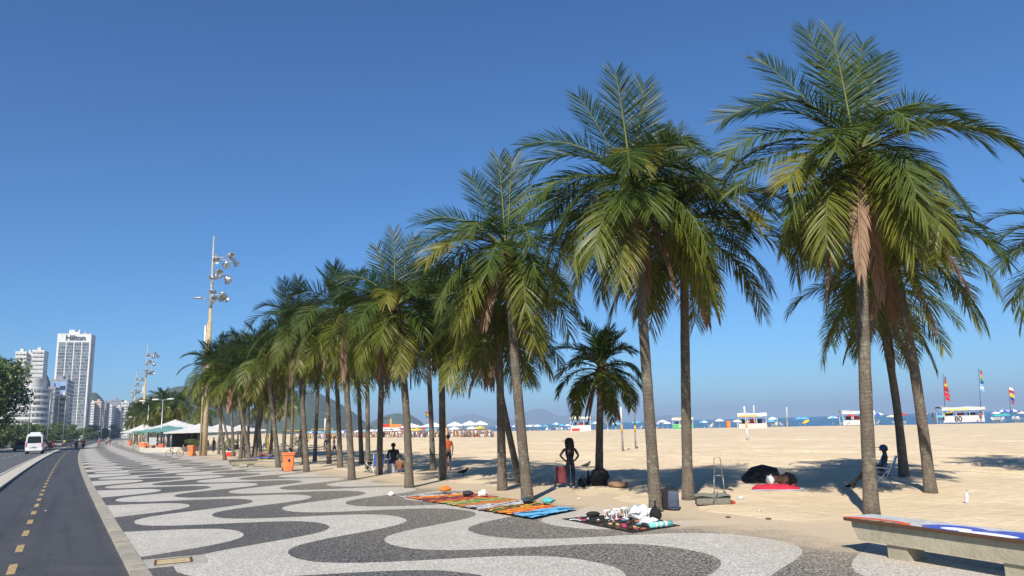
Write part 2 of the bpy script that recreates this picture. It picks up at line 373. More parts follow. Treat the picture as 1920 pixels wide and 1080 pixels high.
class Fr:
    def __init__(s): s.V=[];s.Fq=[];s.Ft=[];s.C=[];s.n=0
    def put(s,v,q,t,c):
        s.V.append(v);s.C.append(c)
        if len(q): s.Fq.append(q+s.n)
        if len(t): s.Ft.append(t+s.n)
        s.n+=len(v)
    def mesh(s,name,mat):
        me=bpy.data.meshes.new(name); V=np.concatenate(s.V); Cc=np.concatenate(s.C)
        Q=np.concatenate(s.Fq) if s.Fq else np.zeros((0,4),int); T=np.concatenate(s.Ft) if s.Ft else np.zeros((0,3),int)
        me.vertices.add(len(V)); me.vertices.foreach_set('co',V.astype(np.float32).ravel())
        me.loops.add(Q.size+T.size); me.polygons.add(len(Q)+len(T))
        me.loops.foreach_set('vertex_index',np.concatenate([Q.ravel(),T.ravel()]).astype(np.int32))
        me.polygons.foreach_set('loop_start',np.concatenate([np.arange(len(Q))*4,Q.size+np.arange(len(T))*3]).astype(np.int32))
        me.update(calc_edges=True); me.materials.append(mat)
        ca=me.color_attributes.new('tint','FLOAT_COLOR','POINT'); ca.data.foreach_set('color',np.c_[Cc,np.ones(len(Cc))].astype(np.float32).ravel())
        return me
def frond(B,rn,org,az,e0,droop,L,ll,col,tipcol,nl=72,wid=.028,grav=.5,roll=0.,vee=.35,bend=0.,dead=False,pet=.13,dexp=1.3):
    ns=22; s=np.linspace(0,1,ns)
    e=R(e0)-R(droop)*s**dexp; a=R(az)+R(bend)*s**1.5
    T=np.stack([np.cos(e)*np.cos(a),np.cos(e)*np.sin(a),np.sin(e)],1)
    P=np.array(org)+np.concatenate([[[0,0,0]],np.cumsum((T[1:]+T[:-1])/2*L/(ns-1),0)])
    S=np.stack([np.sin(a),-np.cos(a),np.zeros(ns)],1); N=nrm(np.cross(S,T)); 
    rr=R(roll)*(.4+.6*s)
    S2=S*np.cos(rr)[:,None]+N*np.sin(rr)[:,None]; N2=np.cross(S2,T)
    # rachis : 4 sided tapering
    w0=.045*(1-.85*s)+.006
    rc=np.stack([P+S2*w0[:,None],P+N2*w0[:,None]*.6,P-S2*w0[:,None],P-N2*w0[:,None]*.6],1).reshape(-1,3)
    i=np.arange(ns-1)[:,None]*4; kk=np.arange(4)[None]; q=np.stack([i+kk,i+(kk+1)%4,i+4+(kk+1)%4,i+4+kk],-1).reshape(-1,4)
    rcol=np.array([.11,.13,.03]) if not dead else np.array([.22,.13,.07])
    B.put(rc,q,[],np.tile(rcol,(len(rc),1)))
    # leaflets
    sl=pet+(1-pet)*((np.arange(nl)+.5)/nl); 
    for side in(1,-1):
        t=np.clip(sl+rn.normal(0,.25/nl,nl),0,1)
        if dead:
            keep=rn.random(nl)<.85; t=t[keep]
        else:
            keep=(rn.random(nl)<.95)&(np.abs(sl-rn.uniform(.2,.9))>rn.uniform(0,.02)); t=t[keep]
        m=len(t); f=t*(ns-1); i0=np.clip(f.astype(int),0,ns-2); fr=(f-i0)[:,None]
        p=P[i0]*(1-fr)+P[i0+1]*fr; Tt=nrm(T[i0]*(1-fr)+T[i0+1]*fr); Ss=nrm(S2[i0]*(1-fr)+S2[i0+1]*fr); Nn=np.cross(Ss,Tt)
        x=(t-pet)/(1-pet)
        le=ll*np.clip(np.sin(PI*np.clip(.16+.72*x,0,1))**.5,.25,1)*rn.uniform(.88,1.08,m)*(1-.08*x)
        al=R(64)-R(40)*x**1.3+rn.normal(0,.06,m)   # angle from rachis
        if dead: al*=.5
        vv=vee*(1-x*.5)+rn.normal(0,.10,m)
        d=nrm(Tt*np.cos(al)[:,None]+np.sin(al)[:,None]*(side*Ss*np.cos(vv)[:,None]+Nn*np.sin(vv)[:,None]))
        pts=[p]; gv=np.array([0,0,-1.]); gg=grav*rn.uniform(.7,1.3,m)[:,None]
        for j in range(3):
            pts.append(pts[-1]+d*(le/3)[:,None]); d=nrm(d+gv*gg*(.35+.3*j))
        d0=nrm(pts[1]-pts[0]); w=nrm(Tt-(Tt*d0).sum(1,keepdims=True)*d0)
        tw=rn.normal(0,.45,m)[:,None]; w=w*np.cos(tw)+np.cross(d0,w)*np.sin(tw)
        wd=wid*rn.uniform(.8,1.2,m)[:,None]*(.75+.25*np.sin(PI*x))[:,None]
        Vv=np.stack([pts[0]+w*wd*.35,pts[0]-w*wd*.35,pts[1]+w*wd*.5,pts[1]-w*wd*.5,pts[2]+w*wd*.42,pts[2]-w*wd*.42,pts[3]],1).reshape(-1,3)
        o=np.arange(m)[:,None]*7
        Q=np.concatenate([o+np.array([[0,1,3,2]]),o+np.array([[2,3,5,4]])]); Tq=o+np.array([[4,5,6]])
        cb=np.array(col)*rn.uniform(.75,1.25,(m,1)); ctp=np.array(tipcol)*rn.uniform(.75,1.2,(m,1))
        mixx=np.clip(x[:,None]*.5+rn.normal(0,.12,(m,1)),0,1)
        base=cb*(1-mixx)+ctp*mixx; tip=cb*.45+ctp*.55 if not dead else ctp
        cc=np.stack([base,base,base,base,base*.5+tip*.5,base*.5+tip*.5,tip],1).reshape(-1,3)
        B.put(Vv,Q,Tq,cc)
GREEN=(.015,.036,.010); MIDG=(.034,.066,.012); YELG=(.100,.122,.014); YEL=(.24,.19,.025); BRN=(.30,.19,.115); DBR=(.17,.10,.06)
def lerp(a,b,t): return tuple(x*(1-t)+y*t for x,y in zip(a,b))
def crown_meshes(seed,n=36,size=1.,nl=72,wid=.028,extra=(),dead=3,skip_sector=None,up=5,low=1.,yell=1.,fat=1.,dl=1.,t0=0.):
    rn=np.random.default_rng(seed); B=Fr(); D=Fr(); az0=rn.uniform(0,360)
    for i in range(n):
        t=t0+(1-t0)*(i+.5)/n; az=az0+i*137.5+rn.normal(0,9)
        if t<.13:  e0=rn.uniform(62,84); dr=rn.uniform(12,34); L=2.7; gr=.05; vee=.16
        elif t<.40: e0=70-110*(t-.13)+rn.normal(0,6); dr=rn.uniform(70,100); L=3.4; gr=.16; vee=.22
        elif t<.63: e0=38-120*(t-.40)+rn.normal(0,7); dr=e0+rn.uniform(55,72); L=3.5; gr=.38; vee=.05
        else: e0=4-95*(t-.63)*low+rn.normal(0,8); dr=e0+rn.uniform(72,84); L=3.4; gr=.5; vee=-.1
        dr=max(8,dr)
        c=lerp(GREEN,MIDG,min(1,t*1.6)) if t<.5 else lerp(MIDG,YELG,min(1,(t-.45)*2.*yell)); tc=lerp(GREEN,YELG,min(1,t*1.2)) if t<.6 else lerp(YELG,YEL,min(1,(t-.6)*1.8*yell))
        frond(B,rn,(0.1*math.cos(R(az)),.1*math.sin(R(az)),.25-.6*t),az,e0,dr,L*size*rn.uniform(.78,1.08),1.08*size,c,tc,nl=nl,wid=wid*fat,grav=gr,roll=rn.normal(0,25),vee=vee,bend=rn.normal(0,14),dexp=1.25 if t<.5 else .85)
    for (az,e0,dr,L,kind,rl) in extra:
        c,tc=((MIDG,YELG),(YELG,YEL),(GREEN,lerp(GREEN,MIDG,.5)))[kind]
        frond(B,rn,(0.1*math.cos(R(az)),.1*math.sin(R(az)),.1),az+rn.normal(0,3),e0,dr,L*size*.95,1.08*size,c,tc,nl=nl,wid=wid*fat,grav=.12 if kind==2 else .35,roll=rl,vee=.12,bend=rn.normal(0,6))
    for i in range(dead):
        az=az0+i*97+rn.normal(0,20)
        frond(D,rn,(.15*math.cos(R(az)),.15*math.sin(R(az)),-.35),az,rn.uniform(-55,-35),rn.uniform(28,38),rn.uniform(2.2,3.2)*size*dl,.7*size,lerp(BRN,DBR,rn.random()),lerp(BRN,DBR,rn.random()),nl=nl,wid=wid*1.2,grav=1.1,vee=-.4,dead=True,dexp=.4)
    return B.mesh('crown',M_LEAF),(D.mesh('dead_fronds',M_DEAD) if dead else None)
def trunk_mb(dx,dy,h,r=.155,bow=0.,n=12,bow2=0.,steps_=26):
    b=MB(); b.smooth=True; pts=[];rs_=[]; rr=random.Random(int(h*1000))
    for i in range(steps_+1):
        t=i/steps_; pts.append((dx*t**1.15+bow*math.sin(PI*t)+bow2*math.sin(2*PI*t),dy*t+bow*.5*math.sin(PI*t),h*t-.15*(1-t)))
        rs_.append(r*(1.0-.28*t+.35*math.exp(-t*h*2.6)+.03*rr.uniform(-1,1)))
    b.tube(pts,rs_,n); return b
def palm(name_label,base,toppx,seed,size=1.,crown=None,r=.155,bow=0.,dead=3,group='coconut palms on the beach edge',nuts=False,dyn=0.,nl=72,n=36,**kw):
    P=base if isinstance(base,Vector) else GP(*base)
    T=AT(toppx[0],toppx[1],P.y+dyn) if not isinstance(toppx,(int,float)) else P+Vector((0,0,toppx))
    d=T-P; t=thing('palm_tree',name_label,'palm tree',P,0,group)
    obj('trunk',trunk_mb(d.x,d.y,d.z,r,bow),M_TRUNK,t)
    if crown is None: crown=crown_meshes(seed,n=n,size=size,nl=nl,dead=dead,**kw)
    link('crown',crown[0],t,d)
    if crown[1]: link('dead_fronds',crown[1],t,d)
    b=MB(); b.smooth=True; rr=random.Random(seed)
    b.tube([(0,0,-1.05),(0,0,-.6),(0,0,-.2),(0,0,.25)],[r*.8,r*1.25,r*1.5,r*.5],9)
    for i in range(14):
        a=i*2.4; z=-.1-.06*i; b.tube([(.1*math.cos(a),.1*math.sin(a),z),(.3*math.cos(a),.3*math.sin(a),z+.12)],[.06,.03],5)
    obj('leaf_bases',b,M_FIBRE,t,d)
    if nuts:
        for i in range(5):
            a=-PI/2+rr.uniform(-1.6,1.6); q=MB(); q.smooth=True; q.ball((0,0,0),.1*rr.uniform(.75,1.1),9,7)
            obj('coconut',q,M_NUT,t,d+Vector((.3*math.cos(a),.3*math.sin(a),-.02-rr.uniform(0,.3))))
    return t
def EX(*l): return l
# view-frame azimuths: 0 = right in the photograph, 90 = away, 180 = left, 270 = towards the camera
X1=EX((138,60,8,4.0,2,40),(112,77,6,4.1,2,18),(58,68,10,4.1,2,-30),(45,60,16,4.4,2,-30),(88,84,5,3.6,0,0),(178,54,84,3.7,2,60),(196,60,95,3.1,2,40),(15,55,80,3.9,2,-60),(2,38,84,3.8,2,-50),(345,45,100,3.2,2,-30),(345,22,62,3.5,1,-30),(190,8,62,3.6,0,40),(185,28,75,3.7,0,50),(205,-8,42,3.1,1,30),(275,34,100,2.6,0,0),(235,14,75,2.9,0,10),(30,20,70,3.4,0,-30))
X5=EX((135,66,6,3.5,2,38),(104,82,5,3.8,2,14),(62,74,6,3.7,2,-30),(55,62,30,3.4,2,-30),(163,56,66,3.6,2,55),(190,42,92,3.3,2,40),(30,60,78,3.8,2,-50),(18,42,66,3.6,2,-40),(300,55,112,2.7,0,0),(265,36,102,2.7,1,0),(250,-4,62,3.2,0,0),(205,10,66,3.8,0,35),(345,6,60,3.9,0,-30),(332,-4,56,3.8,1,-20),(140,20,80,3.4,0,20))
X8=EX((130,63,6,3.5,2,20),(104,80,5,3.6,2,6),(74,80,6,3.6,2,-8),(40,66,40,3.3,2,-35),(170,48,64,3.5,2,55),(192,34,84,3.3,2,40),(10,52,80,3.3,2,-55),(250,42,104,2.7,0,0),(215,14,68,3.3,1,25),(330,10,70,3.3,0,-20),(290,-5,60,3.2,0,0))
palm('tallest palm, nearest to the bench, big dead fronds hanging down its pale trunk',(1634,965),(1608,285),11,.97,r=.148,n=25,dead=4,dl=1.3,nuts=True,nl=84,t0=.42,extra=X1)
palm('leaning palm with a curved dark trunk, rightmost of the pair behind the tallest palm',(1745,925),(1668,445),12,.9,r=.15,bow=.12,n=22,t0=.25,extra=X8)
palm('low shadowed palm behind the tallest palm, left of the leaning one',(1695,895),(1640,545),13,.85,r=.15,bow=.18,n=30,dead=3)
palm('palm at the right edge of the photo, cut off so only its left fronds show',(2025,900),(2018,470),14,.9,n=29)
palm('second largest palm, its trunk beside the dark backpack',(1230,960),(1188,350),15,.96,r=.145,dead=3,n=26,nl=84,nuts=True,t0=.40,extra=X5)
palm('dark trunked palm directly right of the palm beside the backpack',(1290,935),(1282,420),16,.95,n=24,t0=.3,extra=X8)
palm('short palm behind the standing woman, its base hidden by a black bag',(1123,906),(1127,690),17,.56,r=.15,n=28,dead=4)
palm('palm with a lichen-spotted leaning trunk left of the standing woman',(990,940),(950,468),18,.92,n=25,bow=-.05,nl=76,t0=.38,extra=X8)
palm('palm with a straight pale trunk just left of the lichen-spotted trunk',(942,920),(935,590),19,.85,n=27)
palm('slim palm behind the lichen-spotted trunk, bent towards the left',(975,905),(915,600),20,.85,n=30,bow=-.1,r=.13)
palm('palm with a bare grey trunk at the left end of the cloths for sale',(767,915),(742,575),21,.84,n=23,bow=.08,t0=.36,extra=X5[:10])
palm('dark trunked palm with a person in orange behind it',(830,900),(828,575),22,.9,n=29)
palm('dark palm shading the seated group',(711,890),(718,610),23,.92,n=27)
palm('mossy trunked palm third right of the near orange bin',(660,900),(640,590),24,.9,n=29)
palm('thin dark palm behind the mossy trunked palm',(678,870),(668,640),25,.9,n=28,nl=44)
palm('palm between the walking couple and the mossy trunked palm',(638,878),(628,640),26,.9,n=28,nl=44)
palm('palm with a swollen trunk, first right of the near orange bin',(575,885),(556,615),27,.9,n=29)
palm('dark palm in front of the walking couple',(617,870),(612,640),28,.85,n=28,nl=44)
palm('palm with its trunk touching the left side of the near orange bin',(522,877),(498,668),29,.9,n=29)
# ---------------------------------------------------------------- far positions: correct for the real horizon line
_hx=[0,200,600,948,1140,1315,1557,1920]; _hp=[823,822,811,803,797,788.5,778,758]
def hm(x):
    # model horizon
    lo,hi=600.,1000.
    for _ in range(24):
        m=(lo+hi)/2
        if ray(x,m)[2]>0: lo=m
        else: hi=m
    return lo
def cy(x,y):
    d=hm(x)-float(np.interp(x,_hx,_hp)); return y+d*math.exp(-max(0,y-float(np.interp(x,_hx,_hp)))/50.)
def FP(x,y): return GP(x,cy(x,y))
def FA(x,y,Y):
    a,b,c=ray(x,y+hm(x)-float(np.interp(x,_hx,_hp))); t=Y/b; return Vector((a*t,Y,HC+c*t))
def scale_at(p): return F/(p.y*cp_)      # photo pixels per metre, roughly
# ---------------------------------------------------------------- hills
def hill_mat(name,c1,c2,rock,amt):
    k=NT(name); co=k.coord()
    a=k.noise(co,.012,8,.65); b_=k.noise(co,.05,6,.7)
    cc=k.mix(k.rng(b_,.35,.65),c1,c2); cc=k.mix(k.math('MULTIPLY',k.rng(a,.56,.66),amt),cc,rock)
    k.l(cc,k.bs.inputs['Base Color']); k.bs.inputs['Roughness'].default_value=.95; k.bump(b_,1.,12.); return k.m
M_HILL=hill_mat('forest_hill',(.035,.06,.018),(.06,.085,.03),(.20,.17,.14),.8)
M_FARM=hill_mat('distant_mountain',(.05,.07,.04),(.07,.09,.05),(.12,.11,.10),.4)
def hill(name,sky,Y,depth,mat,rough=.06,seed=1,back=1.2):
    """sky: outline in the photograph; the ridge stands Y metres ahead and falls off in front and behind"""
    xs=np.linspace(sky[0][0],sky[-1][0],90); ys=np.interp(xs,[s[0] for s in sky],[s[1] for s in sky])
    P=[FA(x,y,Y) for x,y in zip(xs,ys)]; b=MB(); b.smooth=True
    nj=26; vs=[]
    for i,p in enumerate(P):
        dr=Vector((p.x,p.y,0)).normalized(); hz=max(.5,p.z)
        for j in range(nj+1):
            t=j/nj*2-1   # -1 front foot, 0 ridge, 1 back foot
            prof=(1-abs(t)**1.35)
            q=Vector((p.x,p.y,0))+dr*(t*depth*(1 if t<0 else back)*(.35+.65*min(1,hz/max(1,max(q_.z for q_ in P)))))
            nz=mn.fractal(Vector((q.x/260+seed,q.y/260,seed)),1.,2.,6)
            vs.append(Vector((q.x,q.y,max(-3,hz*prof*(1+rough*3*nz*(abs(t)**.7+.05))+hz*rough*.15*mn.noise(Vector((q.x/25,q.y/25,0)))))))
    b.add(vs,[(i*(nj+1)+j,(i+1)*(nj+1)+j,(i+1)*(nj+1)+j+1,i*(nj+1)+j+1) for i in range(len(P)-1) for j in range(nj)])
    return struct(name,b,mat)
hill('hill',[(430,812),(470,790),(510,762),(545,742),(576,733),(600,740),(635,758),(665,778),(690,800),(700,806)],2300,500,M_HILL,.10,3)
hill('headland',[(684,806),(692,797),(705,790),(722,783),(740,779),(768,781),(780,788),(790,795),(798,803),(800,806)],3300,220,M_HILL,.08,5)
hill('hill',[(150,815),(163,745),(170,738),(181,738),(190,748),(205,765),(225,770),(240,758),(262,748),(290,739),(330,728),(380,722),(420,740),(470,790),(480,806)],1750,300,M_HILL,.06,8)
hill('hill',[(60,800),(70,715),(78,700),(84,695),(90,705),(110,760),(130,800)],1400,200,M_HILL,.05,9)
hill('distant_mountains',[(835,800),(850,786),(868,784),(884,781),(905,786),(925,792),(945,797),(960,792),(975,783),(990,776),(1012,771),(1030,776),(1045,786),(1062,784),(1085,780),(1100,783),(1125,788),(1150,794),(1160,797)],12500,900,M_FARM,.04,12)
hill('distant_mountains',[(1205,791),(1225,785),(1250,781),(1275,783),(1290,786),(1305,789)],11500,500,M_FARM,.04,14)
# ---------------------------------------------------------------- buildings
M_WHITE=pm('white_render',(.66,.65,.61),(.56,.55,.52),.15,.8); M_CREAM=pm('cream_render',(.60,.56,.48),(.52,.48,.40),.15,.8)
M_PEACH=pm('peach_render',(.58,.42,.33),(.52,.38,.30),.15,.8); M_GREYB=pm('grey_render',(.28,.29,.31),(.23,.24,.26),.15,.8)
def glassm(name,c1,c2,fx,fz,frame):
    k=NT(name); co=k.coord(); s=k.n.new('ShaderNodeSeparateXYZ'); k.l(co,s.inputs[0])
    fz_=k.math('FRACT',k.math('DIVIDE',s.outputs[2],fz)); fx_=k.math('FRACT',k.math('DIVIDE',k.math('ADD',s.outputs[0],s.outputs[1]),fx))
    line=k.math('MAXIMUM',k.math('LESS_THAN',fz_,.24),k.math('LESS_THAN',fx_,.12))
    wn=k.n.new('ShaderNodeTexWhiteNoise'); cx=k.n.new('ShaderNodeCombineXYZ')
    k.l(k.math('FLOOR',k.math('DIVIDE',k.math('ADD',s.outputs[0],s.outputs[1]),fx)),cx.inputs[0]); k.l(k.math('FLOOR',k.math('DIVIDE',s.outputs[2],fz)),cx.inputs[2]); k.l(cx.outputs[0],wn.inputs[0])
    k.l(k.mix(line,k.mix(k.math('POWER',wn.outputs[0],2.),c1,c2),frame),k.bs.inputs['Base Color']); k.l(k.rng(line,0,1,.12,.7),k.bs.inputs['Roughness']); return k.m
M_HGL=glassm('tower_glazing',(.06,.07,.085),(.20,.22,.24),1.6,3.6,(.24,.25,.27))
M_BLGL=glassm('blue_glazing',(.18,.30,.52),(.26,.38,.60),2.,3.4,(.20,.32,.50))
M_WIN=glassm('window_ribbon',(.05,.055,.065),(.30,.31,.30),1.5,3.3,(.34,.34,.33))
def building(name,label,xl,xr,topy,dist,depth,wall,basey=None,floors=10,win='bands',side=None,cat='building',group=None,wm=None,rot=0.,extra=None,winz0=.06,gap=.45,ledge=.25):
    """front face (towards the camera side) spans photo columns xl..xr at `dist`, height from topy"""
    pl=FA(xl,815,dist); pr=FA(xr,815,dist); pl.z=pr.z=0
    a=math.atan2(-pl.x,pl.y)-(.15 if not rot else rot); xd=Vector((math.cos(a),math.sin(a),0))
    # the front face runs along xd until it meets the sight line of the right edge
    wd=(pl.y*pr.x-pl.x*pr.y)/(xd.x*pr.y-xd.y*pr.x)
    top=FA((xl+xr)/2,topy,dist).z
    t=thing(name,label,cat,pl,a,group)
    b=MB(); b.box(0,wd,0,depth,0,top); b.box(-.15,wd+.15,-.15,depth+.15,top,top+1.1) ; b.box(wd*.3,wd*.6,depth*.3,depth*.6,top+1.1,top+4.)
    obj('wall',b,wall,t)
    if win=='bands':
        fh=top/floors
        for i in range(floors):
            z0=i*fh+fh*.32; z1=i*fh+fh*.32+fh*gap; b=MB()
            b.box(wd*winz0,wd*(1-winz0),-.10,-.004,z0,z1); b.box(wd+.004,wd+.10,depth*.05,depth*.95,z0,z1)
            obj('window_band',b,wm or M_WIN,t)
        b=MB()
        for i in range(1,floors):
            z=i*fh; b.box(-ledge,wd+ledge,-ledge,depth,z-.12,z+.05)
        obj('floor_slabs',b,wall,t)
    return t,wd,depth,top
# Hilton tower
t,wd,dp,tp=building('hotel_tower','tallest tower, pale slab with four dark glazed strips and roof lettering',93,158,627,835,22,M_WHITE,win=None,cat='hotel',rot=.24)
n=4; m=.055*wd; cw=(wd-2*m-3*.035*wd)/4
for i in range(n):
    x0=m+i*(cw+.035*wd); b=MB(); b.box(x0,x0+cw,-.35,-.006,14,tp-8.5); obj('window_strip',b,M_HGL,t)
b=MB(); b.box(wd+.006,wd+.3,dp*.35,dp*.6,10,tp-9); obj('window_strip',b,M_HGL,t)
for i in range(4): b=MB(); b.box(wd*.60,wd-m,-.3,-.006,2.+i*3.4,3.3+i*3.4); obj('window_band',b,M_WIN,t)
for i,fx in enumerate((.3,.36,.42,.58)):
    b=MB(); b.lathe([(.8,0),(1.,2.),(.9,5.),(.3,6)],10); obj('roof_antenna',b,M_WHITE,t,(wd*fx,dp*.4,tp+1.))
b=MB(); b.lathe([(2.6,0),(2.6,1.4),(1.6,3.),(.2,3.6)],14); obj('roof_dome',b,M_GREYB,t,(wd*.78,dp*.4,tp+1.))
cu=bpy.data.curves.new('sign_text','FONT'); cu.body='Hilton'; cu.size=8.0; cu.extrude=.2; cu.offset=.16; cu.align_x='CENTER'
to=bpy.data.objects.new('tmp',cu); C.objects.link(to); bpy.context.view_layer.update()
me=bpy.data.meshes.new_from_object(to.evaluated_get(bpy.context.evaluated_depsgraph_get())); bpy.data.objects.remove(to)
M_SIGN=pm('dark_sign_letters',(.025,.035,.07),None,3.,.5); me.materials.clear(); me.materials.append(M_SIGN)
so_=link('roof_lettering',me,t,(wd*.54,-.5,tp-6.2)); so_.rotation_euler=(PI/2,0,0)
def letters(body,size,parent,loc,rot,mat,name='lettering',ext=.01,off=0.):
    cu=bpy.data.curves.new('t','FONT'); cu.body=body; cu.size=size; cu.extrude=ext; cu.offset=off; cu.align_x='CENTER'
    to=bpy.data.objects.new('tmp',cu); C.objects.link(to); bpy.context.view_layer.update()
    me=bpy.data.meshes.new_from_object(to.evaluated_get(bpy.context.evaluated_depsgraph_get())); bpy.data.objects.remove(to)
    me.materials.clear(); me.materials.append(mat); o=link(name,me,parent,loc); o.rotation_euler=rot; return o
building('apartment_tower','left of two joined white towers with horizontal bands, behind the spreading tree',15,36,659,640,18,M_WHITE,floors=22,gap=.4,winz0=.03)
building('apartment_tower','right of two joined white towers, shaded side towards the hotel',47,70,657,630,24,M_WHITE,floors=22,gap=.4,winz0=.03)
building('apartment_tower','recessed darker tower core between the two white banded towers',36,47,662,650,10,M_WHITE,floors=22,gap=.3,winz0=.2)
# rounded white block
pl=FA(0,815,420); pl.z=0; a=math.atan2(-pl.x,pl.y)-.1; t=thing('apartment_block','white eight-storey block with a rounded corner and rows of windows, behind the tree','building',pl,a)
pr=FA(84,815,420); wd=abs((pr-pl).dot(Vector((math.cos(a),math.sin(a),0)))); tp=FA(60,706,420).z; x0=-14
def rounded(r,w,d,rad,off=0.):
    pts=[(x0-off,-off)]; 
    for i in range(13): q=-PI/2+PI/2*i/12; pts.append((w-rad+ (rad+off)*math.cos(q),rad+(rad+off)*math.sin(q)))
    pts+=[(w+off,d),(x0-off,d)]; return pts
b=MB(); b.prism(rounded(0,wd,26,8),0,tp-6); b.prism(rounded(0,wd-3,24,7),tp-6,tp); obj('wall',b,M_WHITE,t)
nf=9; fh=(tp-6)/nf
for i in range(nf):
    b=MB(); z=i*fh+fh*.38
    # window row as separate slots round the front
    segs=rounded(0,wd,26,8,.06)[:-1]; L_=[]
    b.box(x0+.5,wd-8.3,-.10,-.004,z,z+fh*.42)
    for j in range(1):
        q0=-PI/2+.04; q1=-.03; rr_=8.08
        pts=[(wd-8+rr_*math.cos(q),8+rr_*math.sin(q)) for q in np.linspace(q0,q1,12)]+[(wd-8+7.9*math.cos(q),8+7.9*math.sin(q)) for q in np.linspace(q1,q0,12)]
        b.prism(pts,z,z+fh*.42)
    obj('window_band',b,M_WIN,t)
    b=MB(); b.prism(rounded(0,wd,26,8,.35),i*fh+fh*.98,i*fh+fh*1.03); obj('floor_ledge',b,M_WHITE,t)
building('office_building','grey block wedged between the rounded block and the blue glass building',84,97,728,500,18,M_GREYB,floors=12)
t,wd,dp,tp=building('office_building','blue glass building in front of the hotel tower',87,119,713,560,34,M_GREYB,win=None)
b=MB(); b.box(.4,wd-.4,-.12,-.004,tp*.55,tp-1.); obj('glass_front',b,M_BLGL,t)
b=MB(); b.box(wd*.55,wd-1,-.22,-.13,tp-7,tp-4.); obj('sign_panel',b,M_SIGN,t)
for i in range(13):
    z=tp*i/13.; b=MB(); b.box(wd+.004,wd+.3,1,dp-1,z+1.,z+2.2); obj('window_band',b,M_WHITE,t)
building('apartment_block','small white block with balconies at the foot of the hotel tower',106,120,744,520,14,M_CREAM,floors=8)
building('apartment_block','low grey block beside the small balcony block',97,106,741,530,14,M_GREYB,floors=8)
far=[('white slab first right of the hotel tower, lowest edge lit',163,173,757,1050,'W',14),('salmon block among the distant row right of the tower',172,186,755,1060,'P',14),
('shaded narrow block right of the salmon block',186,196,758,1100,'G',14),('pale block with a bright edge in the middle of the distant row',198,207,764,1150,'W',13),
('grey block between two pale blocks in the distant row',207,214,768,1180,'G',12),('cream block with dark balconies in the distant row',214,224,766,1200,'C',12),
('wide dark-topped building behind the distant row',199,224,753,1350,'G',16),('white building with a large square front at the far end of the row',224,238,757,1300,'W',12),
('last low pale block before the beach trees',238,247,778,1250,'C',9)]
for lab,xl,xr,ty,ds,c_,fl in far:
    building('distant_building',lab,xl,xr,ty,ds,30,{'W':M_WHITE,'P':M_PEACH,'G':M_GREYB,'C':M_CREAM}[c_],floors=fl,group='distant buildings along the avenue',ledge=.15)
# ---------------------------------------------------------------- broadleaf trees
k=NT('tree_leaf'); at=k.n.new('ShaderNodeAttribute'); at.attribute_name='tint'; k.l(at.outputs[0],k.bs.inputs['Base Color']); k.bs.inputs['Roughness'].default_value=.5
M_TLEAF=k.m; M_BARK=pm('bark',(.13,.10,.075),(.07,.055,.04),6.,.9,.8)
def leaf_cloud(seed,lobes,n,size,c1=(.035,.07,.015),c2=(.10,.13,.025)):
    """lobes: (x,y,z,rx,ry,rz) ; leaves lie on and inside the lobes"""
    rn=np.random.default_rng(seed); D=Fr(); vol=np.array([l[3]*l[4] for l in lobes]); cnt=(n*vol/vol.sum()).astype(int)
    for l,m in zip(lobes,cnt):
        d=nrm(rn.normal(size=(m,3))); r=rn.random(m)**.35; r*=1+.18*np.sin(d[:,0]*5+l[0])*np.cos(d[:,1]*4+l[2])
        p=np.array(l[:3])+d*r[:,None]*np.array(l[3:])
        nn=nrm(d*.6+rn.normal(size=(m,3))*.7+np.array([0,0,.4])); a=nrm(np.cross(nn,rn.normal(size=(m,3)))); c=np.cross(nn,a)
        s=size*rn.uniform(.5,1.3,m)[:,None]
        V=np.stack([p-a*s*.5,p+c*s*.28,p+a*s*.5,p-c*s*.28],1).reshape(-1,3)
        mixx=rn.random((m,1)); col=np.array(c1)*(1-mixx)+np.array(c2)*mixx
        D.put(V,(np.arange(m)[:,None]*4+np.array([[0,1,2,3]])),[],np.repeat(col,4,0))
    return D.mesh('crown',M_TLEAF)
def tree(label,p,h,r,seed,n=2500,size=.5,trunk_r=.25,name='broadleaf_tree',crown_lo=.35,group=None,cat='tree',nl=9,cols=None):
    rr=random.Random(seed); t=thing(name,label,cat,p,0,group); b=MB(); b.smooth=True
    lob=[]
    b.tube([(0,0,-.2),(0,0,h*.2),(.03*h,.02*h,h*crown_lo),(0,.02*h,h*.7)],[trunk_r*1.3,trunk_r,trunk_r*.8,trunk_r*.3],8)
    for i in range(nl):
        a=i*2.4+rr.random(); q=rr.uniform(.35,.75)*r; z=h*rr.uniform(crown_lo+.08,.86); q*=(1.15-.5*(z/h-crown_lo))
        x,y=q*math.cos(a),q*math.sin(a); s=r*rr.uniform(.32,.5); lob.append((x,y,z,s,s,s*.62))
        b.tube([(.02*h,.01*h,h*crown_lo*rr.uniform(.6,1.)),(x*.5,y*.5,z*.75),(x,y,z)],[trunk_r*.5,trunk_r*.3,trunk_r*.1],6)
    lob.append((0,0,h*.84,r*.45,r*.45,h*.13))
    obj('trunk',b,M_BARK,t); link('crown',leaf_cloud(seed,lob,n,size,*(cols or ())),t); return t
bt=W(172,-15.2); tree('large spreading tree at the left edge, dark dense crown over the road',Vector((bt.x-3.5,bt.y-2,0)),17.5,12.5,3,n=21000,size=.75,trunk_r=.5,crown_lo=.28,nl=20)
row=[tree('bushy tree in the belt below the rounded block, first from the left',W(190,-22),7.5,5.,21,n=3000,size=.55,crown_lo=.12,group='trees along the far side of the avenue')]
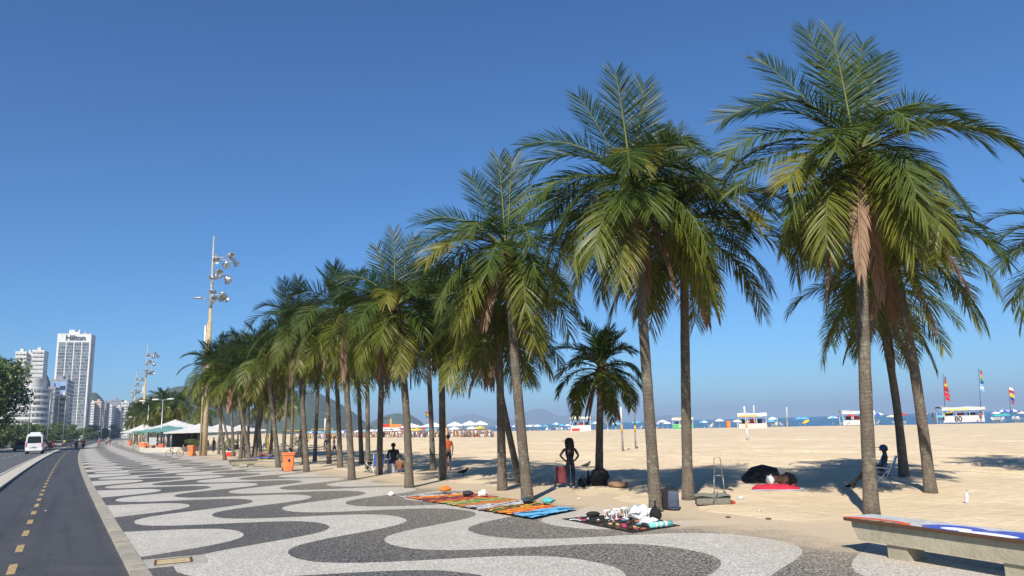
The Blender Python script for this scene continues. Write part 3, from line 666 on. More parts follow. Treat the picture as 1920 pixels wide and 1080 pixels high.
trs=[(205,-17.5,6.5,'a'),(232,-19,7.8,'b'),(262,-18,7,'c'),(290,-24,8.5,'a'),(300,-19.5,7,'b'),(340,-22,9,'c'),(350,-17,7,'a'),(400,-24,9.5,'b'),(420,-18,8,'c'),(480,-25,11,'a'),(500,-18.5,9,'b'),(580,-26,12,'c'),(600,-18,9.5,'a'),(700,-26,13,'b'),(720,-19,10,'c'),(820,-22,14,'a'),(235,-29,8,'b'),(275,-33,9,'c'),(330,-34,10,'a')]
pro={'a':row[0]}
for i,(u,v,h_,k_) in enumerate(trs):
    lab='low bushy tree in the green belt along the avenue, left of the road'
    if k_ not in pro: o=tree(lab,W(u,v),h_,h_*.62,30+i,n=3000,size=.55,crown_lo=.1,group='trees along the far side of the avenue'); pro[k_]=o; o['h']=h_
    else:
        s=h_/pro[k_].get('h',7.5); o=dup(pro[k_],W(u,v),i*1.3,lab,s,'trees along the far side of the avenue')
row[0]['label']='low bushy tree in the green belt along the avenue, left of the road'
for o in [r for r in pro.values() if 'h' in r]: del o['h']
# ---------------------------------------------------------------- lights along the promenade
M_POLEC=pm('cast_pole_cream',(.46,.37,.22),(.33,.26,.16),4.,.8,.3); M_STEEL=pm('galvanised_steel',(.42,.42,.41),(.34,.34,.34),6.,.45,0,.6); M_WPAINT=pm('white_paint',(.75,.75,.73),None,3.,.4)
M_LAMPG=pm('lamp_reflector',(.62,.62,.60),None,3.,.25,0,.7); M_DARK=pm('dark_metal',(.03,.03,.032),None,5.,.5)
M_TAN=pm('tan_pole_paint',(.42,.38,.31),(.32,.28,.22),4.,.7)
def flood_pole(label,p,h=23.,group=None):
    t=thing('floodlight_mast',label,'floodlight mast',p,0,group); s=h/23.
    b=MB(); b.smooth=True; b.tube([(0,0,-.1),(0,0,6),(0,0,15)],[.27,.24,.17],14); obj('lower_pole',b,M_POLEC,t)
    b=MB(); b.smooth=True; b.tube([(-.42,0,-.1),(-.40,0,8),(-.2,0,13.6)],[.11,.10,.09],10); obj('side_pole',b,M_POLEC,t)
    b=MB(); b.smooth=True; b.tube([(0,0,15),(0,0,17),(.0,0,22.8)],[.15,.13,.06],10); obj('upper_pole',b,M_TAN,t)
    b=MB(); b.bbox(-.52,-.36,-.12,.12,11.6,13.2,.03); obj('control_box',b,M_WPAINT,t)
    b=MB(); b.smooth=True; b.tube([(0,0,15.9),(-.9,0,16.1),(-1.6,0,16.2)],[.04,.04,.03],6); b.ball((-1.35,0,16.16),(.6,.2,.11),12,6); obj('street_lamp_arm',b,M_STEEL,t)
    for z,rad,nn in ((20.2,1.35,5),(18.4,1.0,5),(16.3,.9,5)):
        b=MB(); b.smooth=True; ring=[(rad*.95+rad*.8*math.cos(a),rad*.8*math.sin(a),z) for a in np.linspace(0,2*PI,17)]
        b.tube(ring,.035,6,False); b.tube([(0,0,z-.1),(rad*1.7,0,z)],.04,6); b.tube([(0,0,z+.5),(rad,0,z+.03)],.025,6); fr=obj('lamp_ring',b,M_STEEL,t)
        for q in range(nn):
            a=q*2*PI/nn+.4*z; c=Vector((rad*.95+rad*.8*math.cos(a),rad*.8*math.sin(a),z+(.28 if q%2 else -.3)))
            M=Matrix.Translation(c)@Matrix.Rotation(a+.4,4,'Z')@Matrix.Rotation(R(118),4,'Y')
            b=MB(); b.smooth=True; b.lathe([(.12,-.42),(.2,-.3),(.2,-.12),(.36,.12),(.40,.2),(.37,.2),(.2,-.05),(.02,-.1)],14,M); obj('floodlight',b,M_LAMPG,fr)
    t.scale=(s,s,s); return t
fm=flood_pole('nearest floodlight mast, cream double pole rising out of the palms',GP(383,855),23.,'floodlight masts along the promenade')
dup(fm,W(204,13.4,.05),0,'second floodlight mast, standing clear beyond the green kiosk canopy',1.08)
dup(fm,W(262,13.0,.05),0,'third floodlight mast, just left of the second',.98)
dup(fm,W(330,13.0,.05),0,'farthest and smallest floodlight mast on the promenade',.95)
def lamp2(label,p,h=7.,group=None):
    t=thing('street_lamp',label,'street lamp',p,0,group); b=MB(); b.smooth=True; b.tube([(0,0,-.1),(0,0,1),(0,0,h)],[.10,.085,.06],10); obj('pole',b,M_STEEL,t)
    b=MB(); b.smooth=True; b.tube([(-1.,0,h+.02),(0,0,h-.06),(1.,0,h+.02)],.03,6); obj('arm',b,M_STEEL,t)
    for s in(-1,1): b=MB(); b.smooth=True; b.ball((s*1.05,0,h+.06),(.55,.22,.11),12,6); obj('lamp_head',b,M_WPAINT,t)
    return t
lp=lamp2('twin-headed grey street lamp behind the salmon bin',W(116,11.0,.07),7.1,'twin street lamps on the promenade')
dup(lp,W(163,12.2,.05),0,'twin-headed street lamp left of the floodlight mast by the green canopy',1.25)
dup(lp,W(205,11.5,.07),0,'third twin street lamp along the promenade, beside distant bins',.95)
dup(lp,W(245,11.5,.07),.2,'most distant twin street lamp on the promenade',.95)
def tall_lamp(label,p,h,group='tall lamp posts along the avenue'):
    t=thing('lamp_post',label,'lamp post',p,0,group); b=MB(); b.smooth=True; b.tube([(0,0,0),(0,0,h*.6),(0,0,h)],[.13,.10,.05],8); obj('pole',b,M_STEEL,t)
    b=MB(); b.smooth=True; b.tube([(0,0,h-.1),(.8,0,h+.15)],.04,6); b.ball((1.1,0,h+.16),(.5,.18,.1),10,6); obj('lamp_head',b,M_STEEL,t); return t
tl=None
for x,ty,u,lab in ((50,722,230,'tall thin lamp post in front of the rounded block, left of the van'),(87,735,250,'tall lamp post just right of the white van'),(117,745,300,'tall lamp post in front of the blue glass building'),(155,765,380,'tall lamp post at the foot of the hotel tower'),(189,775,470,'small far lamp post beyond the hotel tower'),(205,783,520,'farthest lamp post over the distant traffic')):
    # find v so that the post lands on the photo column
    best=min((abs(_v) ,_v) for _v in [0])
    lo,hi=-60.,30.
    for _ in range(40):
        m=(lo+hi)/2; q=W(u,m); d=q.y*cp_+(-HC)*sp_; a_=q.x/d; yc=(-q.y*sp_-HC*cp_)/d
        X=960+F*(a_*cr_-yc*sr_)
        if X<x: lo=m
        else: hi=m
    p=W(u,m); hgt=max(6.,FA(x,ty,p.y).z)
    if tl is None: tl=tall_lamp(lab,p,hgt); h0=hgt
    else: dup(tl,p,0,lab,hgt/h0)
# ---------------------------------------------------------------- the palm row further along: four shared crowns
CR=[crown_meshes(60+i,n=30,size=.95,nl=40,wid=.046,dead=3) for i in range(4)]
CRs=[crown_meshes(70+i,n=26,size=.95,nl=26,wid=.075,dead=2) for i in range(3)]
mid=[((490,862),(480,680)),((457,859),(446,672)),((450,861),(462,700)),((422,863),(402,690)),((410,852),(418,700)),((437,856),(425,690)),((466,852),(470,700)),((507,861),(520,680)),((545,862),(548,650)),((475,856),(500,690)),((590,866),(600,650)),((560,858),(575,660)),((470,866),(440,700)),((432,849),(400,715)),((478,858),(500,700)),((530,868),(545,640)),((690,880),(688,640)),((812,884),(800,600)),((870,878),(875,640))]
mlab='slim palm crowded in the shaded grove between the floodlight mast and the near orange bin'
for i,(bp,tp_) in enumerate(mid[:15]):
    palm(mlab,bp,tp_,200+i,crown=CR[i%4],r=.14,bow=.08*(i%3-1),nuts=False,group='palms of the shaded grove')
for i,(bp,tp_,lb) in enumerate(((*mid[15],'palm between the near orange bin and the swollen trunk, set back on the sand'),(*mid[16],'set-back palm just left of the seated group'),(*mid[17],'set-back palm left of the person in orange'))):
    palm(lb,bp,tp_,230+i,crown=CR[(i+1)%4],r=.14,nuts=False)
rr=random.Random(8); i=0
for u in range(98,430,9):
    for v in (13.2,16.5):
        uu=u+rr.uniform(-3,3); vv=v+rr.uniform(-.9,1.6)
        if v<14 and 96<u<150: continue
        if v>14 and 96<u<130: vv+=6
        h=rr.uniform(6.,8.5) if u<200 else rr.uniform(6.5,9.5)
        p=W(uu,vv,.05)
        t=palm('far palm in the line receding along the promenade beyond the kiosk canopies',p,h,300+i,crown=CRs[i%3],r=.15,nuts=False,group='far palms along the promenade')
        i+=1
# row of avenue palms, left, far
# ---------------------------------------------------------------- kiosks
M_TEAL=pm('teal_canvas',(.20,.42,.40),(.16,.34,.33),3.,.8,0,trans=.25); M_CANV=pm('white_canvas',(.78,.77,.74),(.68,.67,.64),3.,.8,0,trans=.25)
M_RED=pm('red_plastic',(.62,.04,.02),(.5,.03,.02),4.,.45); M_ORANGE=pm('orange_plastic',(.80,.23,.07),(.68,.18,.055),3.,.5); M_SALMON=pm('sun_faded_red_plastic',(.70,.16,.10),(.62,.14,.09),3.,.55)
M_GREY=pm('grey_paint',(.25,.25,.25),None,5.,.5); M_GREEND=pm('shrub',(.04,.08,.02),None,5.,.6)
def canopy(name,label,p,rot,w,d,h,rise,mat,group=None,poles=True):
    t=thing(name,label,'canopy',p,rot,group)
    b=MB(); n=8; vs=[]
    def fn(i,j):
        x=(i-.5)*w; y=(j-.5)*d; k_=max(abs(2*i-1),abs(2*j-1)); return Vector((x,y,h+rise*(1-k_)**1.1 -.12*math.sin(PI*k_)))
    b.grid(12,10,fn); b.grid(12,10,lambda i,j: fn(i,j)-Vector((0,0,.03))); 
    q=[(-w/2,-d/2),(w/2,-d/2),(w/2,d/2),(-w/2,d/2)]
    for a_ in range(4):
        x0,y0=q[a_]; x1,y1=q[(a_+1)%4]; b.add([(x0,y0,h+.0),(x1,y1,h+.0),(x1,y1,h-.22),(x0,y0,h-.22)],[(0,1,2,3)])
    obj('canvas',b,mat,t)
    if poles:
        for x,y in q: b=MB(); b.smooth=True; b.tube([(x*.94,y*.94,0),(x*.94,y*.94,h-.01)],.05,6); obj('pole',b,M_STEEL,t)
    return t
hk=head(110)
def VX(u,x,z=.05):
    lo,hi=-60.,90.
    for _ in range(40):
        m=(lo+hi)/2; q=W(u,m); d=q.y*cp_-HC*sp_; a_=q.x/d; yc=(-q.y*sp_-HC*cp_)/d
        if 960+F*(a_*cr_-yc*sr_)<x: lo=m
        else: hi=m
    return W(u,m,z)
KC='canopies of the promenade kiosks'
canopy('kiosk_canopy','large teal canopy of the beach kiosk by the salmon bin',VX(119,312),hk,8.5,12,2.9,.7,M_TEAL)
canopy('kiosk_canopy','white pointed canopy rising over the large teal kiosk canopy',VX(124,326),hk,8,8,3.3,1.2,M_CANV)
canopy('kiosk_canopy','wide low white canopy over tables just left of the cream mast',VX(108,372),hk,8,8,2.6,1.0,M_CANV)
canopy('kiosk_canopy','white canopy behind the palm grove, right of the cream mast',VX(112,412),hk,7,7,2.7,.9,M_CANV)
canopy('kiosk_canopy','small white canopy seen between grove trunks',VX(116,452),hk,6,6,2.6,.9,M_CANV)
canopy('kiosk_canopy','second teal canopy farther along the promenade',W(190,16.8,.05),hk,9,14,3.0,.8,M_TEAL)
canopy('kiosk_canopy','white canopy between the two teal canopies',VX(168,268),hk,8,8,3.1,1.5,M_CANV)
canopy('kiosk_canopy','farthest small teal canopy, near the most distant bins',W(235,15.5,.05),hk,8,10,3.0,.9,M_TEAL)
# kiosk body with cream base wall
t=thing('beach_kiosk','dark-fronted beach kiosk with cream base wall under the large teal canopy','kiosk',VX(121,348),hk)
b=MB(); b.box(-2.2,2.2,-4.5,4.5,0,2.8); obj('wall',b,M_DARK,t)
b=MB(); b.box(-2.5,2.5,-4.8,4.8,2.81,2.95); obj('roof',b,M_GREY,t)
b=MB(); b.box(-2.45,-2.21,-3.9,3.9,.95,1.05); obj('counter',b,M_STEEL,t)
for i in range(3): b=MB(); b.box(-2.26,-2.21,-3.4+i*2.5,-2.+i*2.5,1.2,1.9); obj('menu_panel',b,(M_RED,M_CANV,M_RED)[i],t)
b=MB()
for s in (0,): b.box(-5.,-4.8,-9,9,0,.62); b.box(-5,4.5,-9.2,-9.005,0,.62)
o=obj('planter_wall',b,M_CREAM); o.location=VX(117,338); o.rotation_euler=(0,0,hk); tag(o,'low cream wall around the seating of the beach kiosk','wall')
# tables & chairs (simple, small in the photo)
def cafe_set(label,p,rot):
    t=thing('cafe_table',label,'table',p,rot,'cafe tables under the kiosk canopies'); b=MB(); b.lathe([(.42,.72),(.42,.75)],14); obj('tabletop',b,M_CANV,t)
    b=MB(); b.lathe([(.25,0),(.25,.03),(.03,.05),(.03,.72)],10); obj('pedestal',b,M_STEEL,t); return t
def mono_chair(label,p,rot,mat,group):
    t=thing('plastic_chair',label,'chair',p,rot,group); b=MB(); b.bbox(-.22,.22,-.22,.22,.42,.45,.012); obj('seat',b,mat,t)
    b=MB(); b.bbox(-.22,.22,-.25,-.22,.45,.85,.012); obj('backrest',b,mat,t)
    for x,y in((-.19,-.19),(.19,-.19),(.19,.19),(-.19,.19)): b=MB(); b.tube([(x,y,.42),(x*1.2,y*1.2,0)],.018,5); obj('leg',b,mat,t)
    return t
ts=None
rr=random.Random(3); cpos=[]
for i in range(16):
    u=rr.uniform(90,128); v=rr.uniform(14.6,15.6) if u>108 else rr.uniform(17,24)
    lab='small round cafe table under the kiosk canopies'
    if ts is None: ts=cafe_set(lab,W(u,v,.05),0); ch=mono_chair('plastic chair at a cafe table under the kiosk canopies',W(u,v+.7,.05),1.,M_CANV,'chairs under the kiosk canopies')
    else: dup(ts,W(u,v,.05),rr.random())
    for k_ in range(2):
        a=rr.uniform(0,6.28); p=W(u,v,.05)+Vector((.75*math.cos(a),.75*math.sin(a),0)); dup(ch,p,a+PI/2)
# shrubs in the planters
for i,(u,v,lab) in enumerate(((101,13.3,'round green shrub in a planter behind the bicycle'),(93,16.5,'clipped shrub left of the cream mast'),(90,24,'shrub behind the grove trunks, under the white canopy'))):
    tree(lab,W(u,v,.05),1.7,1.1,400+i,n=900,size=.16,trunk_r=.05,name='shrub',crown_lo=.2,cat='shrub',nl=6)
# white board & bollards
t=thing('menu_board','white menu board on the promenade between two orange bins','board',W(133,11.2,.07),head(133)+.3)
b=MB(); b.bbox(-.55,.55,-.03,.03,.7,1.9,.01); obj('panel',b,M_WPAINT,t)
for s in(-.5,.5): b=MB(); b.tube([(s,0.05,0),(s,.05,1.8)],.025,6); obj('leg',b,M_STEEL,t)
t=thing('vending_cart','white vending cart with a flat top beside distant orange bins','cart',W(141,11.3,.07),head(141))
b=MB(); b.bbox(-1.2,1.2,-.5,.5,1.0,1.12,.02); obj('top',b,M_WPAINT,t); b=MB(); b.bbox(-.9,.9,-.4,.4,.35,.98,.03); obj('body',b,M_ORANGE,t)
for s in(-.6,.6): b=MB(); b.smooth=True; M=Matrix.Translation((s,-.45,.3))@Matrix.Rotation(PI/2,4,'X'); b.lathe([(.1,-.03),(.3,-.03),(.3,.03),(.1,.03)],16,M); obj('wheel',b,M_DARK,t)
# ---------------------------------------------------------------- bins
def bin_(label,p,mat,rot=0.,s=1.,mark=True,group='wheeled litter bins along the promenade'):
    t=thing('litter_bin',label,'bin',p,rot,group)
    b=MB(); h=.92
    def ring(w,d,z,r=.08,n=4):
        pts=[]
        for cx,cy_,a0 in((w-r,d-r,0),(-w+r,d-r,90),(-w+r,-d+r,180),(w-r,-d+r,270)):
            for i in range(n+1): a=R(a0+90*i/n); pts.append(Vector((cx+r*math.cos(a),cy_+r*math.sin(a),z)))
        return pts
    rs=[ring(.215,.25,.02),ring(.225,.26,.10),ring(.275,.31,h-.12),ring(.275,.31,h-.1),ring(.31,.345,h-.1),ring(.31,.345,h-.02),ring(.27,.31,h-.02),ring(.25,.28,.2)]
    n=len(rs[0]); vs=[p_ for r_ in rs for p_ in r_]
    fs=[(i*n+k_,i*n+(k_+1)%n,(i+1)*n+(k_+1)%n,(i+1)*n+k_) for i in range(len(rs)-1) for k_ in range(n)]+[tuple(range(n))[::-1],tuple((len(rs)-1)*n+k_ for k_ in range(n))]
    b.add(vs,fs); obj('body',b,mat,t)
    b=MB(); b.bbox(-.3,.3,-.335,.30,h-.018,h+.035,.015); b.bbox(-.12,.12,-.37,-.335,h-.02,h+.01,.005); obj('lid',b,mat,t)
    b=MB(); b.smooth=True; b.tube([(-.24,.34,h-.06),(-.24,.42,h),(.24,.42,h),(.24,.34,h-.06)],.018,6); obj('handle',b,mat,t)
    for s_ in(-1,1): b=MB(); b.smooth=True; b.lathe([(.02,-.02),(.09,-.02),(.09,.02),(.02,.02)],12,Matrix.Translation((s_*.24,.27,.09))@Matrix.Rotation(PI/2,4,'Y')); obj('wheel',b,M_DARK,t)
    if mark:
        b=MB()
        pts=[(0.06*math.cos(a),.09*math.sin(a)) for a in np.linspace(0,2*PI,13)[:-1]]
        b.prism(pts,0,.004,Matrix.Translation((0,-.2995,.55))@Matrix.Rotation(PI/2-.055,4,'X')); o=obj('printed_emblem',b,M_SIGN,t)
    t.scale=(s,s,s); return t
b1=bin_('large bright orange wheeled bin nearest the camera, beside a palm trunk',GP(540,884),M_ORANGE,.45,1.06)
b2=bin_('orange bin with a dark emblem, right of the bicycle',GP(359,855),M_ORANGE,-.1,1.1)
b3=bin_('salmon faded bin at the foot of a twin street lamp',GP(302,848),M_SALMON,.2,1.12,False)
bin_('faded red bin with sloping lid left of the cream kiosk wall',GP(267,840),M_SALMON,.3,1.1,False)
bin_('small orange bin just left of the white menu board',W(139,10.4,.07),M_ORANGE,.3,1.1,False)
bin_('orange bin under the white cart, further along',W(150,11,.07),M_ORANGE,.1,1.1,False)
bin_('orange bin at the far end of the row of carts',W(165,11.3,.07),M_ORANGE,.1,1.1,False)
bin_('most distant faded red bin on the promenade',W(205,10.8,.07),M_SALMON,.1,1.2,False)
t=thing('cool_box','red cool box with pale lid on the sand behind a palm trunk','cool box',GP(433,856),.2); b=MB(); b.bbox(-.4,.4,-.25,.25,0,.42,.03); obj('body',b,M_RED,t); b=MB(); b.bbox(-.42,.42,-.27,.27,.42,.5,.02); obj('lid',b,M_CREAM,t)
# ---------------------------------------------------------------- far concrete bench and the painted near bench
def bench(label,p,rot,L,w,h,paint):
    t=thing('bench',label,'bench',p,rot)
    b=MB(); ov=.42
    # long beam with an undercut, chamfered end
    prof=[(-L/2,h-.06),(-L/2,h-.14),(-L/2+.12,h-.34),(L/2-.12,h-.34),(L/2,h-.14),(L/2,h-.06)]
    bw=w*.36
    vs=[Vector((x,y,z)) for y in(-bw,bw) for x,z in prof]; n=len(prof)
    b.add(vs,[tuple(range(n)),tuple(range(n,2*n))[::-1]]+[(i,n+i,n+(i+1)%n,(i+1)%n) for i in range(n)]); obj('beam',b,M_CONC,t)
    b=MB(); b.bbox(-L/2-.08,L/2+.08,-w/2,w/2,h-.058,h,.012); top=obj('seat',b,paint[0],t)
    for x in(-L*.27,L*.27):
        b=MB(); b.prism([(-.17,-bw*.8),(.17,-bw*.8),(.17,bw*.8),(-.17,bw*.8)],-.12,h-.341,Matrix.Translation((x,0,0))); obj('leg',b,M_CONC,t)
    return t,top
M_BTOP=pm('bench_slab',(.26,.24,.21),(.18,.165,.15),6.,.8,.3); bench('weathered grey concrete bench among the grove palms',GP(456,877)+Vector((0,0,.03)),.62,1.7,.55,.5,(M_BTOP,))
k=NT('painted_bench_top'); co=k.coord(); s=k.n.new('ShaderNodeSeparateXYZ'); k.l(co,s.inputs[0])
wn=k.noise(co,12.,4); ny=k.math('GREATER_THAN',s.outputs[2],.546)
def ell(cx,cy_,rx,ry):
    X=k.math('DIVIDE',k.math('SUBTRACT',s.outputs[0],cx),rx); Y=k.math('DIVIDE',k.math('SUBTRACT',s.outputs[1],cy_),ry)
    return k.math('LESS_THAN',k.math('ADD',k.math('MULTIPLY',X,X),k.math('MULTIPLY',Y,Y)),k.math('ADD',.9,k.math('MULTIPLY',wn,.2)))
base=k.mix(k.rng(wn,.3,.7),(.56,.57,.58),(.40,.40,.40))
cc=k.mix(ell(-1.12,-.30,.60,.22),base,(.62,.10,.05)); cc=k.mix(ell(-1.05,-.40,.46,.17),cc,(.30,.27,.18)); cc=k.mix(k.math('MULTIPLY',ell(-1.05,-.40,.46,.17),k.rng(k.noise(co,9.,4),.45,.6)),cc,(.05,.05,.03))
cc=k.mix(ell(.05,-.13,.46,.28),cc,(.05,.10,.46)); cc=k.mix(ell(.10,-.16,.22,.12),cc,(.75,.76,.78))
cc=k.mix(ell(1.0,-.12,.6,.34),cc,(.05,.10,.46)); cc=k.mix(ell(.62,-.26,.4,.12),cc,(.75,.76,.78)); cc=k.mix(ell(1.9,-.1,.4,.3),cc,(.05,.10,.46))
cc=k.mix(k.math('MULTIPLY',k.rng(k.noise(co,5.,8,.7),.5,.66),.55),cc,(.22,.20,.17)); cc=k.mix(ny,(.085,.045,.03),cc); k.l(cc,k.bs.inputs['Base Color']); k.bs.inputs['Roughness'].default_value=.8; k.bs.inputs['Specular IOR Level'].default_value=.2
BX=Vector(((GP(1885,1088)-GP(1672,1050)).x,(GP(1885,1088)-GP(1672,1050)).y,0)); BA=math.atan2(BX.y,BX.x)
leg0=GP(1688,1053); L=3.3; cen=Vector((leg0.x,leg0.y,.07))+Vector((math.cos(BA),math.sin(BA),0))*(L*.27-.05)+Vector((-math.sin(BA),math.cos(BA),0))*.2
bench('long concrete bench with a red and blue painted top, at the lower right corner',cen,BA,L,.62,.55,(k.m,))
# graffiti scratches on the beam are left to the material; drain cover in the pavement
M_DCON=pm('drain_surround',(.40,.38,.33),(.32,.30,.26),5.,.9,.4); M_RUST=pm('rusty_iron',(.16,.07,.035),(.10,.045,.03),20.,.8,.4); M_DCOV=pm('drain_cover_sand',(.55,.43,.24),(.38,.30,.17),9.,.9,.4)
dc=GP(325,1054); da=math.atan2((GP(345,1045)-GP(290,1050)).y,(GP(345,1045)-GP(290,1050)).x)
t=thing('drain_cover','rusty framed drain cover set in a concrete patch beside the kerb','drain cover',Vector((dc.x,dc.y,.07)),da)
b=MB(); b.box(-.48,.52,-.5,.48,-.02,.006); obj('surround',b,M_DCON,t)
b=MB(); b.box(-.30,-.26,-.30,.30,.0,.014); b.box(.26,.30,-.30,.30,0,.014); b.box(-.26,.26,-.30,-.26,0,.014); b.box(-.26,.26,.26,.30,0,.014); obj('frame',b,M_RUST,t)
b=MB(); b.box(-.258,.258,-.258,.258,0,.010); obj('cover',b,M_DCOV,t)
# ---------------------------------------------------------------- bicycle
def bicycle(label,p,rot):
    t=thing('bicycle',label,'bicycle',p,rot)
    for x,nm in((-.52,'wheel'),(.52,'wheel')):
        b=MB(); b.smooth=True; b.tube([(x+.33*math.cos(a),0,.34+.33*math.sin(a)) for a in np.linspace(0,2*PI,25)],.022,6,False); 
        for a in np.linspace(0,PI,7)[:-1]: b.tube([(x+.32*math.cos(a),0,.34+.32*math.sin(a)),(x-.32*math.cos(a),0,.34-.32*math.sin(a))],.003,4)
        obj('wheel',b,M_DARK,t)
    b=MB(); b.smooth=True
    for q in (((-.52,0,.34),(-.12,0,.30)),((-.12,0,.30),(-.2,0,.80)),((-.2,0,.74),(.36,0,.74)),((-.12,0,.30),(.38,0,.66)),((-.52,0,.34),(-.19,0,.72)),((.52,0,.34),(.36,0,.80))): b.tube(q,.02,6)
    obj('frame',b,M_GREY,t)
    b=MB(); b.smooth=True; b.ball((-.22,0,.86),(.14,.07,.035),8,5); obj('saddle',b,M_DARK,t)
    b=MB(); b.smooth=True; b.tube([(.36,0,.8),(.34,0,.95)],.015,6); b.tube([(.28,-.3,1.),(.34,0,.95),(.28,.3,1.)],.015,6); obj('handlebar',b,M_DARK,t)
    b=MB(); b.tube([(-.12,-.09,.30),(-.12,.09,.30)],.05,8); obj('crankset',b,M_DARK,t); return t
pb=GP(327,857); bicycle('mountain bicycle parked across the promenade left of an orange bin',pb,.12)
# ---------------------------------------------------------------- vehicles
M_VAN=pm('van_paint',(.62,.63,.64),(.55,.56,.57),2.,.3,0,0,.5); M_CARG=pm('dark_glass',(.015,.018,.022),None,3.,.08); M_TYRE=pm('tyre',(.02,.02,.02),None,9.,.85); M_TAIL=pm('tail_lamp',(.55,.02,.01),None,9.,.25); M_BLUEC=pm('dark_blue_car_paint',(.05,.07,.10),None,2.,.25); M_SILV=pm('silver_car_paint',(.35,.36,.37),None,2.,.3,0,.3); M_REDC=pm('red_car_paint',(.35,.03,.03),None,2.,.3); M_BLKC=pm('black_car_paint',(.03,.03,.035),None,2.,.25); M_YELC=pm('yellow_taxi_paint',(.70,.45,.05),None,2.,.3)
def shell(sections,name,mat,t):
    """sections: list of (y, [ (x,z)... ]) half-profiles mirrored"""
    b=MB(); n=None; vs=[]
    for y,pr in sections:
        full=[(x,z) for x,z in pr]+[(-x,z) for x,z in pr[::-1]]; n=len(full); vs+=[(x,y,z) for x,z in full]
    m=len(sections); fs=[(i*n+k_,i*n+(k_+1)%n,(i+1)*n+(k_+1)%n,(i+1)*n+k_) for i in range(m-1) for k_ in range(n)]+[tuple(range(n))[::-1],tuple((m-1)*n+k_ for k_ in range(n))]
    b.add(vs,fs); return obj(name,b,mat,t)
def wheels(t,xs,ys,r,w=.2):
    for x in xs:
        for y in ys:
            b=MB(); b.smooth=True; M=Matrix.Translation((x,y,r))@Matrix.Rotation(PI/2,4,'Y'); b.lathe([(r*.55,-w/2),(r*.95,-w/2),(r,-w*.35),(r,w*.35),(r*.95,w/2),(r*.55,w/2)],18,M); o=obj('wheel',b,M_TYRE,t)
            b=MB(); b.lathe([(.03,-w*.42),(r*.56,-w*.4),(r*.56,w*.4),(.03,w*.42)],14,M); obj('rim',b,M_STEEL,o)
def van(label,p,rot,s=1.):
    t=thing('van',label,'van',p,rot); B=[(.88,.35),(.97,.5),(1.0,1.2),(.93,1.9),(.86,2.45),(.6,2.62)]
    shell([(-2.9,[(.86,.45),(.93,.55),(.96,1.2),(.90,1.9),(.83,2.38),(.6,2.5)]),(-2.8,B),(1.3,B),(1.9,[(.88,.35),(.97,.5),(.99,1.2),(.85,1.75),(.75,2.2),(.5,2.3)]),(2.6,[(.88,.35),(.95,.5),(.95,.9),(.9,1.15),(.85,1.2),(.5,1.22)]),(2.95,[(.8,.4),(.85,.5),(.85,.8),(.8,.9),(.75,.92),(.5,.93)])],'body',M_VAN,t)
    b=MB(); b.prism([(-.78,1.42),(.78,1.42),(.72,2.2),(.62,2.27),(-.62,2.27),(-.72,2.2)],0,.01,Matrix.Translation((0,-2.915,0))@Matrix.Rotation(PI/2,4,'X')); obj('rear_window',b,M_CARG,t)
    b=MB(); b.bbox(-.6,.6,-1.6,.6,2.62,2.82,.06); obj('roof_unit',b,M_VAN,t)
    for s_ in(-1,1):
        b=MB(); b.bbox(s_*.88-.06,s_*.88+.06,-2.95,-2.86,.95,1.45,.02); obj('tail_lamp',b,M_TAIL,t)
        b=MB(); b.box(s_*.985-.012,s_*.985+.012,-2.3,1.2,1.35,2.0,Matrix.Rotation(0,4,'Y')); obj('side_window',b,M_CARG,t)
        b=MB(); b.bbox(s_*1.13-.1,s_*1.13+.1,1.7,1.8,1.4,1.75,.03); obj('mirror',b,M_DARK,t)
    b=MB(); b.bbox(-.95,.95,-3.05,-2.88,.42,.68,.04); obj('bumper',b,M_VAN,t)
    b=MB(); b.box(-.55,.25,-3.055,-3.052,.75,.85); b.box(-.26,.26,-2.965,-2.94,.82,.95); obj('number_plate',b,M_GREY,t)
    wheels(t,(-.86,.86),(-1.9,1.9),.36); t.scale=(s,s,s); return t
pv_=GP(65,850); van('white high-roof van with dark rear window driving on the avenue',pv_,head(148)*1.+.0,1.17)
def car(label,p,rot,mat,s=1.,group='cars on the avenue'):
    t=thing('car',label,'car',p,rot,group)
    lo=[(.70,.25),(.84,.35),(.88,.62),(.80,.88),(.6,.92)]
    shell([(-2.15,[(.65,.35),(.74,.4),(.78,.6),(.72,.8),(.5,.84)]),(-1.95,lo),(1.2,lo),(2.0,[(.68,.25),(.80,.35),(.82,.55),(.72,.72),(.5,.74)]),(2.15,[(.6,.3),(.65,.38),(.68,.5),(.6,.6),(.4,.62)])],'body',mat,t)
    shell([(-1.85,[(.70,.9),(.68,.93),(.6,.95)]),(-1.35,[(.74,.9),(.62,1.36),(.4,1.41)]),(.1,[(.76,.9),(.63,1.40),(.4,1.45)]),(1.0,[(.74,.9),(.72,.93),(.6,.95)])],'cabin',M_CARG,t)
    b=MB(); b.bbox(-.55,.55,-1.3,.15,1.40,1.47,.025); obj('roof',b,mat,t)
    for s_ in(-1,1): b=MB(); b.bbox(s_*.66-.12,s_*.66+.12,-2.17,-2.08,.62,.78,.02); obj('tail_lamp',b,M_TAIL,t)
    wheels(t,(-.76,.76),(-1.35,1.35),.31,.18); t.scale=(s,s,s); return t
face_=lambda q: math.atan2(-q.x,q.y)
c1=car('dark blue car just left of the white van',GP(38,845),head(190),M_BLUEC,1.25)
